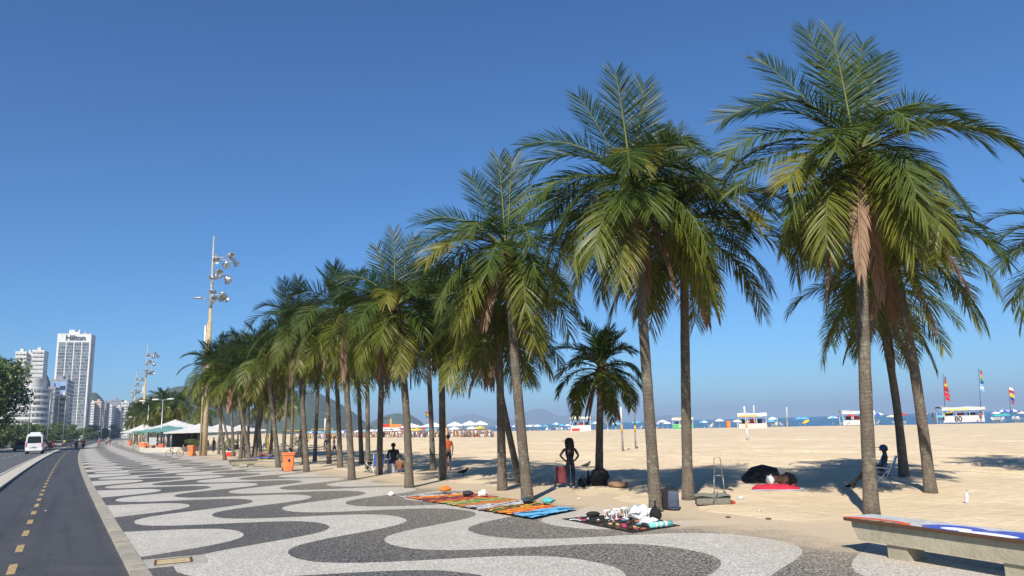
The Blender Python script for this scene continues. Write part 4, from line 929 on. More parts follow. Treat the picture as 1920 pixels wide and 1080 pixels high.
for x,y,m_,lab in((90,838,M_SILV,'pale car just ahead of the pale scooter'),(99,837,M_REDC,'dark red car in the queue, second beyond the van'),(108,836.5,M_BLKC,'black car in the middle of the queue beyond the van'),(116,836,M_SILV,'grey car in the queue beside the worker in yellow'),(127,837,M_BLUEC,'teal blue car at the right end of the queue, left of the motorcycles')):
    q=GP(x,y); q.z=.005; car(lab,q,face_(q),m_,1.15)
cars=[(210,-6.2,M_BLKC,'black car ahead of the van to its right'),(232,-8.2,M_REDC,'red car in the queue beyond the van'),(250,-5.8,M_SILV,'silver car in the queue beyond the van'),(262,-9.5,M_BLKC,'dark car on the far lane beyond the van'),(285,-6.0,M_YELC,'yellow taxi in the distant traffic'),(300,-8.8,M_SILV,'pale car in the distant traffic'),(325,-6.,M_BLUEC,'blue car in the distant traffic, near the motorcycles'),(360,-7.5,M_SILV,'tiny silver car deep in the distant traffic'),(400,-6.,M_BLKC,'tiny black car deep in the distant traffic'),(240,-11.5,M_SILV,'parked looking silver car beside the green belt')]
for u,v,m_,lab in cars: car(lab,W(u,v,.005),head(u),m_,1.12)
# ---------------------------------------------------------------- people
def skin_mesh(name,J,edges,rad,root,mat,extra=None,sub=1):
    keys=list(dict.fromkeys([k_ for e in edges for k_ in e])); idx={k_:i for i,k_ in enumerate(keys)}
    me=bpy.data.meshes.new(name); me.from_pydata([J[k_] for k_ in keys],[(idx[a],idx[b_]) for a,b_ in edges],[])
    o=bpy.data.objects.new('tmp',me); C.objects.link(o)
    sk_=o.modifiers.new('s','SKIN'); sk_.branch_smoothing=.6; sk_.use_smooth_shade=True
    if sub: ss=o.modifiers.new('u','SUBSURF'); ss.levels=ss.render_levels=sub
    for i,k_ in enumerate(keys):
        r=rad[k_]; r=r if hasattr(r,'__len__') else (r,r); me.skin_vertices[0].data[i].radius=r; me.skin_vertices[0].data[i].use_root=(k_==root)
    bpy.context.view_layer.update(); dg=bpy.context.evaluated_depsgraph_get()
    r=bpy.data.meshes.new_from_object(o.evaluated_get(dg)); bpy.data.objects.remove(o); bpy.data.meshes.remove(me)
    r.name=name
    if extra:   # fingers, nose, ears are welded into the same body mesh
        bm=bmesh.new(); bm.from_mesh(r); em=extra.mesh('x',mat); bm.from_mesh(em); 
        for f in bm.faces: f.smooth=True
        bm.to_mesh(r); bm.free(); bpy.data.meshes.remove(em)
    r.materials.clear(); r.materials.append(mat); return r
STAND=dict(pelvis=(0,0,.92),spine=(0,0,1.08),chest=(0,.01,1.27),neck0=(0,0,1.42),neck=(0,.01,1.48),head=(0,.025,1.565),crown=(0,.02,1.64),
 shl=(-.17,0,1.37),ell=(-.23,-.02,1.10),wrl=(-.24,.04,.86),hal=(-.24,.06,.79),shr=(.17,0,1.37),elr=(.23,-.02,1.10),wrr=(.24,.04,.86),har=(.24,.06,.79),
 hil=(-.09,0,.88),knl=(-.10,.02,.48),anl=(-.10,-.02,.07),tol=(-.115,.13,.03),hir=(.09,0,.88),knr=(.10,.02,.48),anr=(.10,-.02,.07),tor=(.115,.13,.03))
RAD=dict(pelvis=.135,spine=.115,chest=.135,neck0=.075,neck=.05,head=.092,crown=.07,shl=.062,ell=.046,wrl=.031,hal=.036,shr=.062,elr=.046,wrr=.031,har=.034,hil=.09,knl=.058,anl=.038,tol=.032,hir=.09,knr=.058,anr=.038,tor=.032)
EDG=[('pelvis','spine'),('spine','chest'),('chest','neck0'),('neck0','neck'),('neck','head'),('head','crown'),('chest','shl'),('shl','ell'),('ell','wrl'),('wrl','hal'),('chest','shr'),('shr','elr'),('elr','wrr'),('wrr','har'),('pelvis','hil'),('hil','knl'),('knl','anl'),('anl','tol'),('pelvis','hir'),('hir','knr'),('knr','anr'),('anr','tor')]
def mk(**kw): d=dict(STAND); d.update(kw); return d
AKIMBO=mk(shl=(-.18,0,1.36),ell=(-.36,-.10,1.14),wrl=(-.19,.02,.97),hal=(-.13,.06,.94),shr=(.18,0,1.36),elr=(.30,-.10,1.12),wrr=(.18,.02,.96),har=(.12,.06,.93))
WALK=mk(knl=(-.09,.16,.50),anl=(-.09,.22,.09),tol=(-.10,.36,.06),knr=(.09,-.06,.48),anr=(.09,-.30,.12),tor=(.1,-.20,.03),wrl=(-.24,-.12,.88),hal=(-.24,-.15,.81),ell=(-.22,-.08,1.11),elr=(.22,.04,1.11),wrr=(.23,.18,.9),har=(.23,.22,.84))
HANDSUP=mk(ell=(-.34,.05,1.56),wrl=(-.12,-.04,1.66),hal=(-.04,-.07,1.62),elr=(.34,.05,1.56),wrr=(.12,-.04,1.66),har=(.04,-.07,1.62))
def sit(h=.42,lean=-.1,reach=.0,out=.42):   # seated, facing +Y
    z=h+.10; d=dict(pelvis=(0,0,z),spine=(0,lean*.3,z+.17),chest=(0,lean*.8,z+.36),neck0=(0,lean,z+.50),neck=(0,lean,z+.56),head=(0,lean+.03,z+.645),crown=(0,lean+.02,z+.72))
    for s,k_ in((-1,'l'),(1,'r')):
        d['sh'+k_]=(s*.18,lean,z+.46); d['el'+k_]=(s*.25,lean+.06,z+.20); d['wr'+k_]=(s*.20,.26,z+.12); d['ha'+k_]=(s*.17,.33,z+.10)
        d['hi'+k_]=(s*.09,.02,z-.02); kz=z+.03 if h>.3 else z+.32; d['kn'+k_]=(s*.13,out,kz)
        d['an'+k_]=(s*.12,out+.06+reach,.09); d['to'+k_]=(s*.13,out+.20+reach,.05)
    return d
LIE=dict(pelvis=(0,0,.14),spine=(0,-.17,.15),chest=(0,-.36,.16),neck0=(0,-.5,.15),neck=(0,-.56,.14),head=(0,-.66,.15),crown=(0,-.73,.15),shl=(-.18,-.46,.14),ell=(-.30,-.25,.09),wrl=(-.26,0,.07),hal=(-.25,.08,.06),shr=(.18,-.46,.14),elr=(.3,-.25,.09),wrr=(.26,0,.07),har=(.25,.08,.06),hil=(-.09,.04,.13),knl=(-.12,.42,.34),anl=(-.12,.70,.08),tol=(-.13,.84,.08),hir=(.09,.04,.13),knr=(.12,.45,.13),anr=(.14,.86,.08),tor=(.16,.92,.16))
SK=dict(dark=pm('skin_dark',(.030,.018,.013),None,8.,.5),brown=pm('skin_brown',(.20,.11,.07),None,8.,.5),tan=pm('skin_tan',(.42,.5,.17),None,8.,.5))
_cl={}
def cloth(c): 
    if c not in _cl: _cl[c]=pm('cloth_%02d%02d%02d'%tuple(int(x*99) for x in c),c,tuple(x*.8 for x in c),20.,.85,.3)
    return _cl[c]
def V3(p): return Vector(p)
def person(label,p,rot,J,skin='brown',top=None,sleeve=.5,legs=None,leglen=1.,hair='short',haircol=(.015,.012,.01),cap=None,group=None,s=1.,fingers=False,bare=False,shoes=None):
    t=thing('person',label,'person',p,rot,group)
    ex=MB(); ex.smooth=True
    hd,cr=V3(J['head']),V3(J['crown']); up=(cr-hd).normalized(); fw=Vector((0,1,0)); fw=(fw-up*fw.dot(up)); fw=fw.normalized() if fw.length>.1 else Vector((0,0,1)); rt=fw.cross(up)
    c0=hd+fw*.085-up*.0; ex.tube([c0+up*.025,c0+fw*.022-up*.015,c0-up*.03],[.008,.014,.010],6)         # nose
    ex.tube([c0-up*.052-rt*.022+fw*-.006,c0-up*.055+fw*.004,c0-up*.052+rt*.022-fw*.006],.007,5)      # mouth
    for s_ in(-1,1): q=hd+rt*(s_*.088)-fw*.005; ex.ball((q.x,q.y,q.z),(.016,.022,.032),6,5)
    for k_ in 'lr':
        w_,h_=V3(J['wr'+k_]),V3(J['ha'+k_]); d=(h_-w_).normalized(); sd=d.cross(Vector((0,0,1)) if abs(d.z)<.8 else Vector((1,0,0))).normalized(); pl=sd.cross(d)
        for i,(o_,l_) in enumerate(((-.027,.062),(-.009,.074),(.009,.070),(.027,.055))):
            a0=h_+sd*o_+d*.012; ex.tube([a0,a0+d*l_*.5+pl*.006,a0+d*l_*.85+pl*.02,a0+d*l_+pl*.032],[.0095,.009,.008,.005],6)
        a0=h_-sd*.026-d*.02; ex.tube([a0,a0-sd*.025+d*.025,a0-sd*.035+d*.05],[.011,.010,.006],6)
    link('body',skin_mesh('body',J,EDG,RAD,'pelvis',SK[skin],ex),t)
    if top:
        K=dict(J); 
        for k_ in 'lr': K['sl'+k_]=tuple(V3(J['sh'+k_]).lerp(V3(J['el'+k_]),max(.05,sleeve)))
        r=dict(pelvis=.145,spine=.130,chest=.150,neck0=.085,shl=.072,shr=.072,sll=.058,slr=.058)
        ed=[('pelvis','spine'),('spine','chest'),('chest','neck0'),('chest','shl'),('chest','shr')]+([('shl','sll'),('shr','slr')] if sleeve>.1 else [])
        link('shirt',skin_mesh('shirt',K,ed,r,'spine',cloth(top)),t)
    if legs:
        K=dict(J)
        for k_ in 'lr':
            if leglen<1: K['en'+k_]=tuple(V3(J['hi'+k_]).lerp(V3(J['kn'+k_]),leglen)) if leglen<=.9 else J['kn'+k_]
            else: K['en'+k_]=tuple(V3(J['kn'+k_]).lerp(V3(J['an'+k_]),.93))
        K['waist']=tuple(V3(J['pelvis']).lerp(V3(J['spine']),.45))
        r=dict(waist=.128,pelvis=.142,hil=.104,hir=.104,knl=.071,knr=.071,enl=.052 if leglen>=1 else .088,enr=.052 if leglen>=1 else .088)
        ed=[('pelvis','waist'),('pelvis','hil'),('pelvis','hir')]
        for k_ in 'lr': ed+= [('hi'+k_,'kn'+k_),('kn'+k_,'en'+k_)] if leglen>=1 else [('hi'+k_,'en'+k_)]
        link('trousers' if leglen>=1 else 'shorts',skin_mesh('trousers' if leglen>=1 else 'shorts',K,ed,r,'pelvis',cloth(legs)),t)
    if hair:
        b=MB(); b.smooth=True; q=hd+up*.035-fw*.02; M=Matrix.Identity(4)
        if hair=='big':
            rr_=random.Random(4); q=hd-up*.0-fw*.035
            b.ball(q,(.17,.16,.175),14,10,.09,rr_); b.ball(q-up*.10-fw*.01,(.165,.13,.14),12,8,.12,rr_)
        elif hair=='long': b.ball(q,(.108,.112,.105),12,8); b.ball(q-up*.12-fw*.045,(.085,.05,.14),10,7)
        else: b.ball(q,(.102,.108,.098),12,8)
        obj('hair',b,cloth(haircol),t)
    if cap:
        b=MB(); b.smooth=True; q=hd+up*(.085 if hair=='big' else .055); b.ball(q,(.155 if hair=='big' else .112,.15 if hair=='big' else .122,.105),12,8)
        f2=fw if cap[1] is None else Vector(cap[1]); s2=f2.cross(up).normalized(); e=q+f2*(.15 if hair=='big' else .09)
        b.tube([e-f2*.02,e+f2*.06-up*.005,e+f2*.13-up*.02],[.085,.08,.045],12,True,.12)
        obj('cap',b,cloth(cap[0]),t)
    if shoes:
        for k_ in 'lr':
            a_,o_=V3(J['an'+k_]),V3(J['to'+k_]); b=MB(); b.smooth=True; dd=(o_-a_); dd.z=0; dd=dd.normalized(); z=Vector((0,0,.038)); a2=Vector((a_.x,a_.y,0))+z
            b.tube([a2-dd*.06,a2-dd*.03,a2+dd*.08,a2+dd*.17,a2+dd*.205],[.02,.048,.047,.043,.02],10,True,.8); obj('shoe',b,cloth(shoes),t)
    t.scale=(s,s,s); return t
face=lambda p: math.atan2(-p.x,p.y)     # rotation that turns +Y away from the camera
p=GP(1071,915); person('standing person seen from behind, hands on hips, peaked cap, big dark hair, dark jeans',p,face(p)+.12,AKIMBO,'dark',(.008,.008,.009),.05,(.010,.015,.032),1.,'big',cap=((.015,.015,.015),(-1.,.1,0)),s=.955,shoes=(.45,.45,.45))
p=GP(1652,917); PS=p
K=sit(.36,-.16,.34,.42); 
person('seated person in blue cap and blue sleeveless top, legs stretched left, on a beach chair',p+Vector((.06,0,0)),face(p)+PI/2-.15,K,'dark',(.06,.26,.62),.0,(.25,.28,.36),.85,'short',cap=((.02,.05,.22),None),s=.97,shoes=(.02,.02,.02))
# folding beach chair
def fold_chair(label,p,rot,fab,group=None,s=1.):
    t=thing('beach_chair',label,'beach chair',p,rot,group)
    b=MB(); b.grid(6,6,lambda i,j: Vector(((i-.5)*.48,-.22+.46*j,.36+.03*j-.03*math.sin(PI*i)))); b.grid(6,6,lambda i,j: Vector(((i-.5)*.48,-.22+.46*j,.35+.03*j-.03*math.sin(PI*i)))); obj('seat',b,fab,t)
    b=MB(); b.grid(6,6,lambda i,j: Vector(((i-.5)*.48,-.24-.2*j-.03*math.sin(PI*i),.40+.5*j))); b.grid(6,6,lambda i,j: Vector(((i-.5)*.48,-.25-.2*j-.03*math.sin(PI*i),.40+.5*j))); obj('backrest',b,fab,t)
    for s_ in(-1,1):
        b=MB(); b.smooth=True; b.tube([(s_*.26,.26,.0),(s_*.26,-.05,.33),(s_*.26,-.22,.5)],.013,6); b.tube([(s_*.26,-.32,.0),(s_*.26,.1,.38),(s_*.26,.26,.58)],.013,6); b.tube([(s_*.26,-.18,.32),(s_*.26,-.46,.93)],.013,6); b.tube([(s_*.27,-.25,.56),(s_*.27,.28,.60)],.016,6); obj('side_frame',b,M_WPAINT,t)
    t.scale=(s,s,s); return t
fold_chair('white framed blue beach chair under the seated person in the blue cap',PS+Vector((.06,0,.0)),face(PS)+PI/2-.15,cloth((.05,.16,.42)))
# group in the shade
p=GP(735,888); person('large dark figure seated with its back to the camera in the palm shade',p+Vector((.0,.5,0)),face(p)+.1,sit(.38,.10),'dark',(.02,.022,.03),.6,(.05,.08,.22),.8,'short',s=1.15)
t=thing('cool_box','pale grey cool box under the large seated figure','cool box',p+Vector((0,.5,0)),face(p)+.1); b=MB(); b.bbox(-.3,.3,-.2,.2,0,.36,.03); obj('body',b,cloth((.35,.37,.38)),t); b=MB(); b.bbox(-.31,.31,-.21,.21,.36,.42,.02); obj('lid',b,cloth((.5,.5,.5)),t)
fold_chair('blue beach chair between the dark trunk and the large seated figure',p+Vector((-.75,.45,0)),face(p)+.1,cloth((.05,.14,.45)))
p=GP(750,890); person('person in brown sitting low on the sand at the front of the shaded group',p,face(p)-.6,sit(.05,-.02),'brown',(.22,.09,.04),.4,(.05,.07,.16),.9,'short',cap=None)
p=GP(708,888); person('figure half hidden behind the dark trunk left of the shaded group',p+Vector((-.15,.7,0)),face(p)+1.2,sit(.40,-.1),'dark',(.02,.02,.03),.6,(.02,.02,.03),.9)
fold_chair('white chair beside the dark trunk left of the shaded group',p+Vector((-.35,.4,0)),face(p)+1.2,cloth((.5,.5,.5)))
p=GP(841,883); person('person in an orange shirt and dark shorts behind the dark trunk',p,face(p)+.4,mk(),'brown',(.45,.08,.02),.5,(.02,.03,.05),.85,'short',s=1.03)
p=GP(570,872); person('person with both hands behind the head beside the swollen trunk',p+Vector((-.05,0,0)),face(p)+2.2,HANDSUP,'dark',None,0,(.03,.03,.035),.8,'short',cap=((.25,.14,.05),None),s=1.0)
p=GP(613,853); person('walking person in a dark top, left of the walking couple',p,face(p)+2.8,WALK,'brown',(.05,.05,.055),.4,(.5,.5,.5),.6,'long',cap=None)
p=GP(626,856); person('walking person in a white vest and straw hat, right of the walking couple',p,face(p)-1.9,WALK,'brown',(.6,.62,.66),.0,(.03,.03,.04),.8,'short',cap=((.42,.28,.12),None))
p=GP(531,864); person('dark person sitting on the sand in white behind the near orange bin',p+Vector((0,1.5,0)),face(p)+1.4,sit(.06,-.05),'dark',(.5,.5,.5),.5,(.03,.03,.04),.9)
p=GP(500,866); t=person('person lying back on a striped lounger in the grove, legs to the left',p,face(p)+1.3,LIE,'brown',(.05,.07,.2),.3,(.35,.04,.05),.7)
t.location.z+=.32
b=MB(); tl_=thing('sun_lounger','low blue and red lounger tilted up under the lying person','lounger',p,face(p)+1.3); b.bbox(-.3,.3,-.85,.95,.28,.34,.02); obj('seat',b,cloth((.06,.10,.35)),tl_)
for x in(-.27,.27):
    for y in(-.7,.8): b=MB(); b.tube([(x,y,0),(x,y,.28)],.02,5); obj('leg',b,M_WPAINT,tl_)
# kiosk and grove people
gp=[((463,856),'standing person in a green shirt and pale shorts by the grove trunks',mk(),(.03,.16,.10),(.25,.42,.46),.7),
((436,850),'person seated among the grove trunks, blue clothes',sit(.42,-.05),(.10,.18,.35),(.10,.18,.35),.9),((444,851),'dark seated person among the grove trunks, right of the one in blue',sit(.42,-.02),(.02,.02,.03),(.03,.03,.04),.9),
((417,851),'dark seated person under the white canopy, left part of the grove',sit(.42,.02),(.02,.02,.025),(.2,.25,.3),.9),((400,848),'dark person standing under the white canopy',mk(),(.03,.03,.04),(.03,.03,.04),1.)]
for (xy,lab,J,tp_,lg,ll) in gp: p=GP(*xy); person(lab,p,face(p)+random.Random(xy[0]).uniform(0,3),J,'dark',tp_,.5,lg,ll)
for i in range(7):
    p=W(106+i*4,15.+(i%3)*1.4,.05); person('person seated at the kiosk tables in dark clothes',p,i*1.7,sit(.45,-.03),'brown',((.03,.03,.04),(.05,.07,.15),(.25,.25,.25))[i%3],.5,(.04,.05,.08),.9,group='people at the kiosk tables')
# promenade and cycle lane
p=GP(185,841); person('person walking away on the promenade with a pale cap, orange top and grey shorts',p,face(p),WALK,'brown',(.55,.12,.06),.4,(.14,.20,.20),.8,'short',cap=((.6,.6,.6),None),s=1.12)
p=GP(199,839); person('walking person in white on the promenade, right of the orange top',p,face(p)+.5,WALK,'brown',(.6,.6,.6),.4,(.05,.08,.12),.9,s=1.1)
p=GP(206,836); person('small distant walker in dark clothes on the promenade',p,face(p),WALK,'brown',(.05,.05,.06),.4,(.03,.03,.05),.9,s=1.1)
p=GP(202,835); person('small distant walker in pink, before the traffic',p,face(p),WALK,'tan',(.5,.1,.2),.4,(.03,.03,.05),.9,s=1.1)
def scooter(label,p,rot,mat,s=1.):
    t=thing('motorcycle',label,'motorcycle',p,rot,'motorcycles on the avenue')
    for y in(-.62,.62):
        b=MB(); b.smooth=True; b.lathe([(.12,-.05),(.27,-.06),(.30,0),(.27,.06),(.12,.05)],16,Matrix.Translation((0,y,.3))@Matrix.Rotation(PI/2,4,'Y')); obj('wheel',b,M_TYRE,t)
    b=MB(); b.smooth=True; b.tube([(0,-.75,.72),(0,-.4,.62),(0,.1,.55),(0,.45,.8)],[.09,.16,.17,.1],10); obj('body',b,mat,t)
    b=MB(); b.smooth=True; b.tube([(0,-.7,.84),(0,-.3,.82),(0,.1,.80)],[.07,.13,.09],10,True,.6); obj('seat',b,M_DARK,t)
    b=MB(); b.smooth=True; b.tube([(-.34,.42,1.05),(0,.5,.98),(.34,.42,1.05)],.02,6); b.tube([(0,.62,.3),(0,.5,.98)],.03,6); obj('handlebar',b,M_DARK,t)
    b=MB(); b.bbox(-.16,.16,-.95,-.75,.72,.98,.02); obj('carrier_box',b,mat,t); b=MB(); b.bbox(-.05,.05,-.97,-.952,.6,.68,.01); obj('tail_lamp',b,M_TAIL,t)
    t.scale=(s,s,s); return t
RIDE=sit(.78,.0); RIDE.update(wrl=(-.3,.40,1.06),hal=(-.3,.45,1.05),ell=(-.28,.2,1.12),wrr=(.3,.40,1.06),har=(.3,.45,1.05),elr=(.28,.2,1.12),anl=(-.18,.34,.35),tol=(-.2,.46,.33),anr=(.18,.34,.35),tor=(.2,.46,.33),knl=(-.2,.38,.80),knr=(.2,.38,.80))
for x,y,m_,lab,col in((143,842,M_BLKC,'left of the two motorcycles beside the median, dark rider',(.04,.04,.045)),(156,841,M_REDC,'right of the two motorcycles beside the median, red box',(.55,.08,.04)),(84,846,M_SILV,'pale scooter directly right of the van',(.10,.12,.2)),(93,842,M_REDC,'red scooter ahead of the pale scooter',(.3,.3,.32))):
    p=GP(x,y); p.z=.01; scooter(lab,p,face(p)+.05,m_,1.25); person(lab.replace('motorcycles','motorcycle riders').replace('scooter','scooter rider') if False else 'rider on the '+lab.replace('left of the two motorcycles','left motorcycle').replace('right of the two motorcycles','right motorcycle').split(',')[0],p,face(p)+.05,RIDE,'brown',col,.9,(.03,.04,.07),1.,'short',cap=None,s=1.25)
p=GP(120,838); person('worker in a yellow vest on the road beyond the van',p,face(p),mk(),'brown',(.6,.65,.05),.5,(.05,.05,.08),1.,s=1.2)
# ---------------------------------------------------------------- belongings on the sand
M_BLACKC=cloth((.012,.012,.014)); 
p=GP(1054,914); t=thing('shopping_trolley','dark red wheeled shopping trolley left of the standing person','trolley',p,face(p)+.1)
b=MB(); b.bbox(-.19,.19,-.13,.13,.14,.70,.05); obj('bag',b,cloth((.16,.03,.04)),t)
b=MB(); b.smooth=True; b.tube([(-.2,.15,.05),(-.2,.15,.82),(-.15,.15,.87),(.15,.15,.87),(.2,.15,.82),(.2,.15,.05)],.013,6); obj('handle',b,M_STEEL,t)
for s_ in(-1,1): b=MB(); b.lathe([(.02,-.02),(.09,-.02),(.09,.02),(.02,.02)],12,Matrix.Translation((s_*.22,.12,.09))@Matrix.Rotation(PI/2,4,'Y')); obj('wheel',b,M_DARK,t)
def lump(name,label,cat,p,r,col,seed,jit=.12,group=None,zoff=None,n=22,m=14,mat=None):
    t=thing(name,label,cat,p,seed*.7,group); b=MB(); b.smooth=True; b.ball((0,0,r[2]*.82 if zoff is None else zoff),r,n,m)
    mx=max(r); vs=[]
    for x,y,z in b.v:
        q=Vector((x,y,z))*(1.6/mx)+Vector((seed,seed*2,0)); f=1+jit*(1.5*mn.noise(q)+1.1*mn.noise(q*2.3)+.8*abs(mn.noise(q*4.5))); vs.append((x*f,y*f,max(.0,z*(1+jit*1.3*mn.noise(q*1.7)))))
    b.v=vs; obj('body',b,mat or cloth(col),t); return t
p=GP(1125,912); t=lump('backpack','bulky black backpack leaning on the short palm trunk','backpack',p,(.31,.22,.31),(.008,.008,.009),5,.3); b=MB(); b.smooth=True; b.tube([(-.1,-.2,.5),(-.14,-.3,.36),(-.1,-.22,.12)],.02,6); obj('strap',b,M_BLACKC,t); b=MB(); b.bbox(-.16,.16,-.28,-.12,.08,.32,.05); obj('pocket',b,M_BLACKC,t)
p=GP(1093,913); t=lump('holdall','dark blue holdall on the sand between the standing person and black backpack','bag',p,(.24,.16,.15),(.015,.018,.035),6); b=MB(); b.smooth=True; b.tube([(-.14,0,.24),(-.1,0,.36),(.1,0,.36),(.14,0,.24)],.012,6); obj('handle',b,M_BLACKC,t)
p=GP(1104,911); t=lump('thermos','upright black bottle behind the dark blue holdall','bottle',p,(.06,.06,.24),(.01,.01,.012),7,.02); b=MB(); b.lathe([(.03,.42),(.035,.5),(.02,.52)],10); obj('lid',b,M_BLACKC,t)
p=GP(1160,916); lump('cloth_heap','crumpled brown and tan cloth heap right of the black backpack','cloth heap',p,(.36,.2,.10),(.26,.16,.09),8,.3)
p=GP(1040,917); lump('paper_bundle','flat white bundle by the wheels of the shopping trolley','bundle',p,(.14,.09,.05),(.55,.55,.52),9,.2)
def bird(label,p,rot):
    t=thing('pigeon',label,'pigeon',p,rot); b=MB(); b.smooth=True; b.tube([(0,-.20,.10),(0,-.1,.11),(0,0,.12),(0,.08,.15),(0,.11,.20),(0,.14,.225),(0,.175,.215)],[.012,.035,.06,.05,.028,.03,.004],10)
    obj('body',b,cloth((.03,.03,.035)),t)
    for s_ in(-1,1):
        b=MB(); b.smooth=True; b.tube([(s_*.03,.03,.14),(s_*.055,-.06,.13),(s_*.03,-.2,.11)],[.03,.035,.008],8,True,.5); obj('wing',b,cloth((.05,.05,.06)),t); b=MB(); b.tube([(s_*.02,0,.07),(s_*.02,.01,0)],.005,4); obj('leg',b,cloth((.3,.08,.06)),t)
    t.scale=(1.4,1.4,1.4)
bird('dark pigeon on the sand right of the standing person',GP(1100,879),-1.2); bird('dark pigeon on the sand in front of the person in orange',GP(869,892),-1.3)
# backpack at the big palm, suitcase, trolley frame
p=GP(1258,957); t=thing('backpack','black and grey-blue backpack standing against the second largest palm trunk','backpack',p,face(p)-.25)
b=MB(); b.bbox(-.20,.20,-.10,.12,0,.50,.07); obj('body',b,M_BLACKC,t); b=MB(); b.bbox(-.02,.24,-.19,-.05,.02,.46,.06); obj('front_panel',b,cloth((.07,.09,.14)),t); b=MB(); b.bbox(.02,.22,-.225,-.15,.08,.28,.03); obj('pocket',b,cloth((.055,.07,.11)),t); b=MB(); b.smooth=True; b.tube([(-.08,0,.5),(-.05,0,.56),(.05,0,.56),(.08,0,.5)],.012,6); obj('handle',b,M_BLACKC,t)
p=GP(1337,948); t=thing('suitcase','olive grey soft suitcase lying flat on the sand','suitcase',p,face(p)+.1); MS=cloth((.17,.165,.13))
b=MB(); b.bbox(-.42,.42,-.27,.30,.0,.18,.05); obj('body',b,MS,t)
b=MB(); b.grid(10,8,lambda i,j: Vector(((i-.5)*.88,(j-.47)*.62,.20+.05*math.sin(PI*i)*j+.02*math.sin(9*i)))); b.grid(10,8,lambda i,j: Vector(((i-.5)*.88,(j-.47)*.62,.18+.04*math.sin(PI*i)*j))); obj('lid',b,cloth((.24,.235,.19)),t)
b=MB(); b.smooth=True; b.tube([(-.02,-.30,.05),(.0,-.33,.14),(.06,-.26,.225),(.12,-.1,.25)],.022,6,True,.5); obj('strap',b,MS,t)
for s_ in(-1,1): b=MB(); b.lathe([(.02,-.02),(.04,-.02),(.04,.02),(.02,.02)],10,Matrix.Translation((s_*.3,.3,.05))@Matrix.Rotation(PI/2,4,'Y')); obj('wheel',b,M_DARK,t)
p=GP(1350,932); t=thing('luggage_trolley','tall thin folding luggage trolley frame standing behind the suitcase','trolley',p,face(p)-.02); MF=pm('worn_steel',(.30,.28,.24),None,9.,.4,0,.6)
b=MB(); b.smooth=True; b.tube([(-.105,0,.45),(-.09,0,1.02),(-.06,0,1.07),(.06,0,1.07),(.09,0,1.02),(.105,0,.45)],.014,6); obj('handle',b,MF,t)
b=MB(); b.smooth=True; b.tube([(-.15,0,.0),(-.12,0,.58)],.014,6); b.tube([(.13,0,.0),(.12,0,.58)],.014,6); b.tube([(-.12,0,.58),(.12,0,.58)],.014,6); b.tube([(-.15,0,.04),(.13,0,.04)],.014,6); obj('lower_frame',b,MF,t)
for s_ in(-1,1): b=MB(); b.lathe([(.02,-.02),(.07,-.02),(.07,.02),(.02,.02)],12,Matrix.Translation((s_*.15,.03,.07))@Matrix.Rotation(PI/2,4,'Y')); obj('wheel',b,M_DARK,t)
lump('bottle','small red bottle top lying by the right end of the suitcase','bottle',GP(1374,948),(.09,.05,.05),(.5,.05,.03),12,.05)
lump('plastic_bottle','small clear bottle lying in the shade right of the suitcase','bottle',GP(1389,936),(.08,.05,.05),(.5,.55,.6),13,.1)
# black umbrella on red cloth
p=GP(1425,905); t=thing('umbrella','open black umbrella lying on its side on the sand','umbrella',p+Vector((0,0,.3)),0)
ax=Vector((-.32,-.42,.80)).normalized(); b=MB(); b.smooth=False
qz=Vector((0,0,1)).rotation_difference(ax).to_matrix().to_4x4()
vs=[];n=8
for r_,z_ in ((0,.0),(.22,-.03),(.44,-.11),(.62,-.25),(.67,-.31)):
    for k_ in range(n): a=2*PI*k_/n+.2; vs.append(qz@Vector((r_*math.cos(a),r_*math.sin(a),z_+.12)))
b.add(vs,[(i*n+k_,i*n+(k_+1)%n,(i+1)*n+(k_+1)%n,(i+1)*n+k_) for i in range(4) for k_ in range(n)]); obj('canopy',b,M_BLACKC,t)
b=MB(); b.smooth=True; b.tube([qz@Vector((0,0,.16)),qz@Vector((0,0,-.35))],.008,6); obj('shaft',b,M_DARK,t)
for k_ in range(8): a=2*PI*k_/8+.2; b=MB(); b.tube([qz@Vector((0,0,-.1)),qz@Vector((.3*math.cos(a),.3*math.sin(a),.05))],.004,4); obj('rib',b,M_DARK,t)
p=GP(1455,920); t=thing('beach_towel','crumpled crimson towel on the sand below the black umbrella','towel',p,face(p))
def wrk(sx,sy,hz,sd,nx=26,ny=18,base=.02):
    def fn(i,j):
        x=(i-.5)*sx;y=(j-.5)*sy; e=min(1,min(i,1-i,j,1-j)*8); return Vector((x+.04*mn.noise(Vector((i*5,j*5,sd))),y+.04*mn.noise(Vector((i*5,j*5,sd+9))),base+e*hz*(.4+abs(mn.noise(Vector((x*7,y*9,sd))))+.5*mn.noise(Vector((x*3,y*3,sd+4))))))
    return nx,ny,fn
b=MB(); b.smooth=True; b.grid(*wrk(1.35,.75,.14,2.)); obj('cloth',b,cloth((.50,.02,.05)),t)
b=MB(); b.smooth=True; b.grid(*wrk(1.50,.95,.02,3.,base=.01)); o=obj('ground_sheet',b,cloth((.50,.52,.58))); o.location=p+Vector((0,-.12,0)); o.rotation_euler=(0,0,face(p)); tag(o,'pale sheet spread under the crimson towel','sheet')
lump('bundle','rounded brown covered bundle on the right end of the crimson towel','bundle',GP(1478,912)+Vector((0,.15,.05)),(.46,.26,.19),(.13,.065,.04),15,.25)
lump('plastic_bag','crumpled white bag in front of the black umbrella','bag',GP(1447,911)+Vector((0,.1,.06)),(.16,.1,.14),(.7,.72,.75),16,.3)
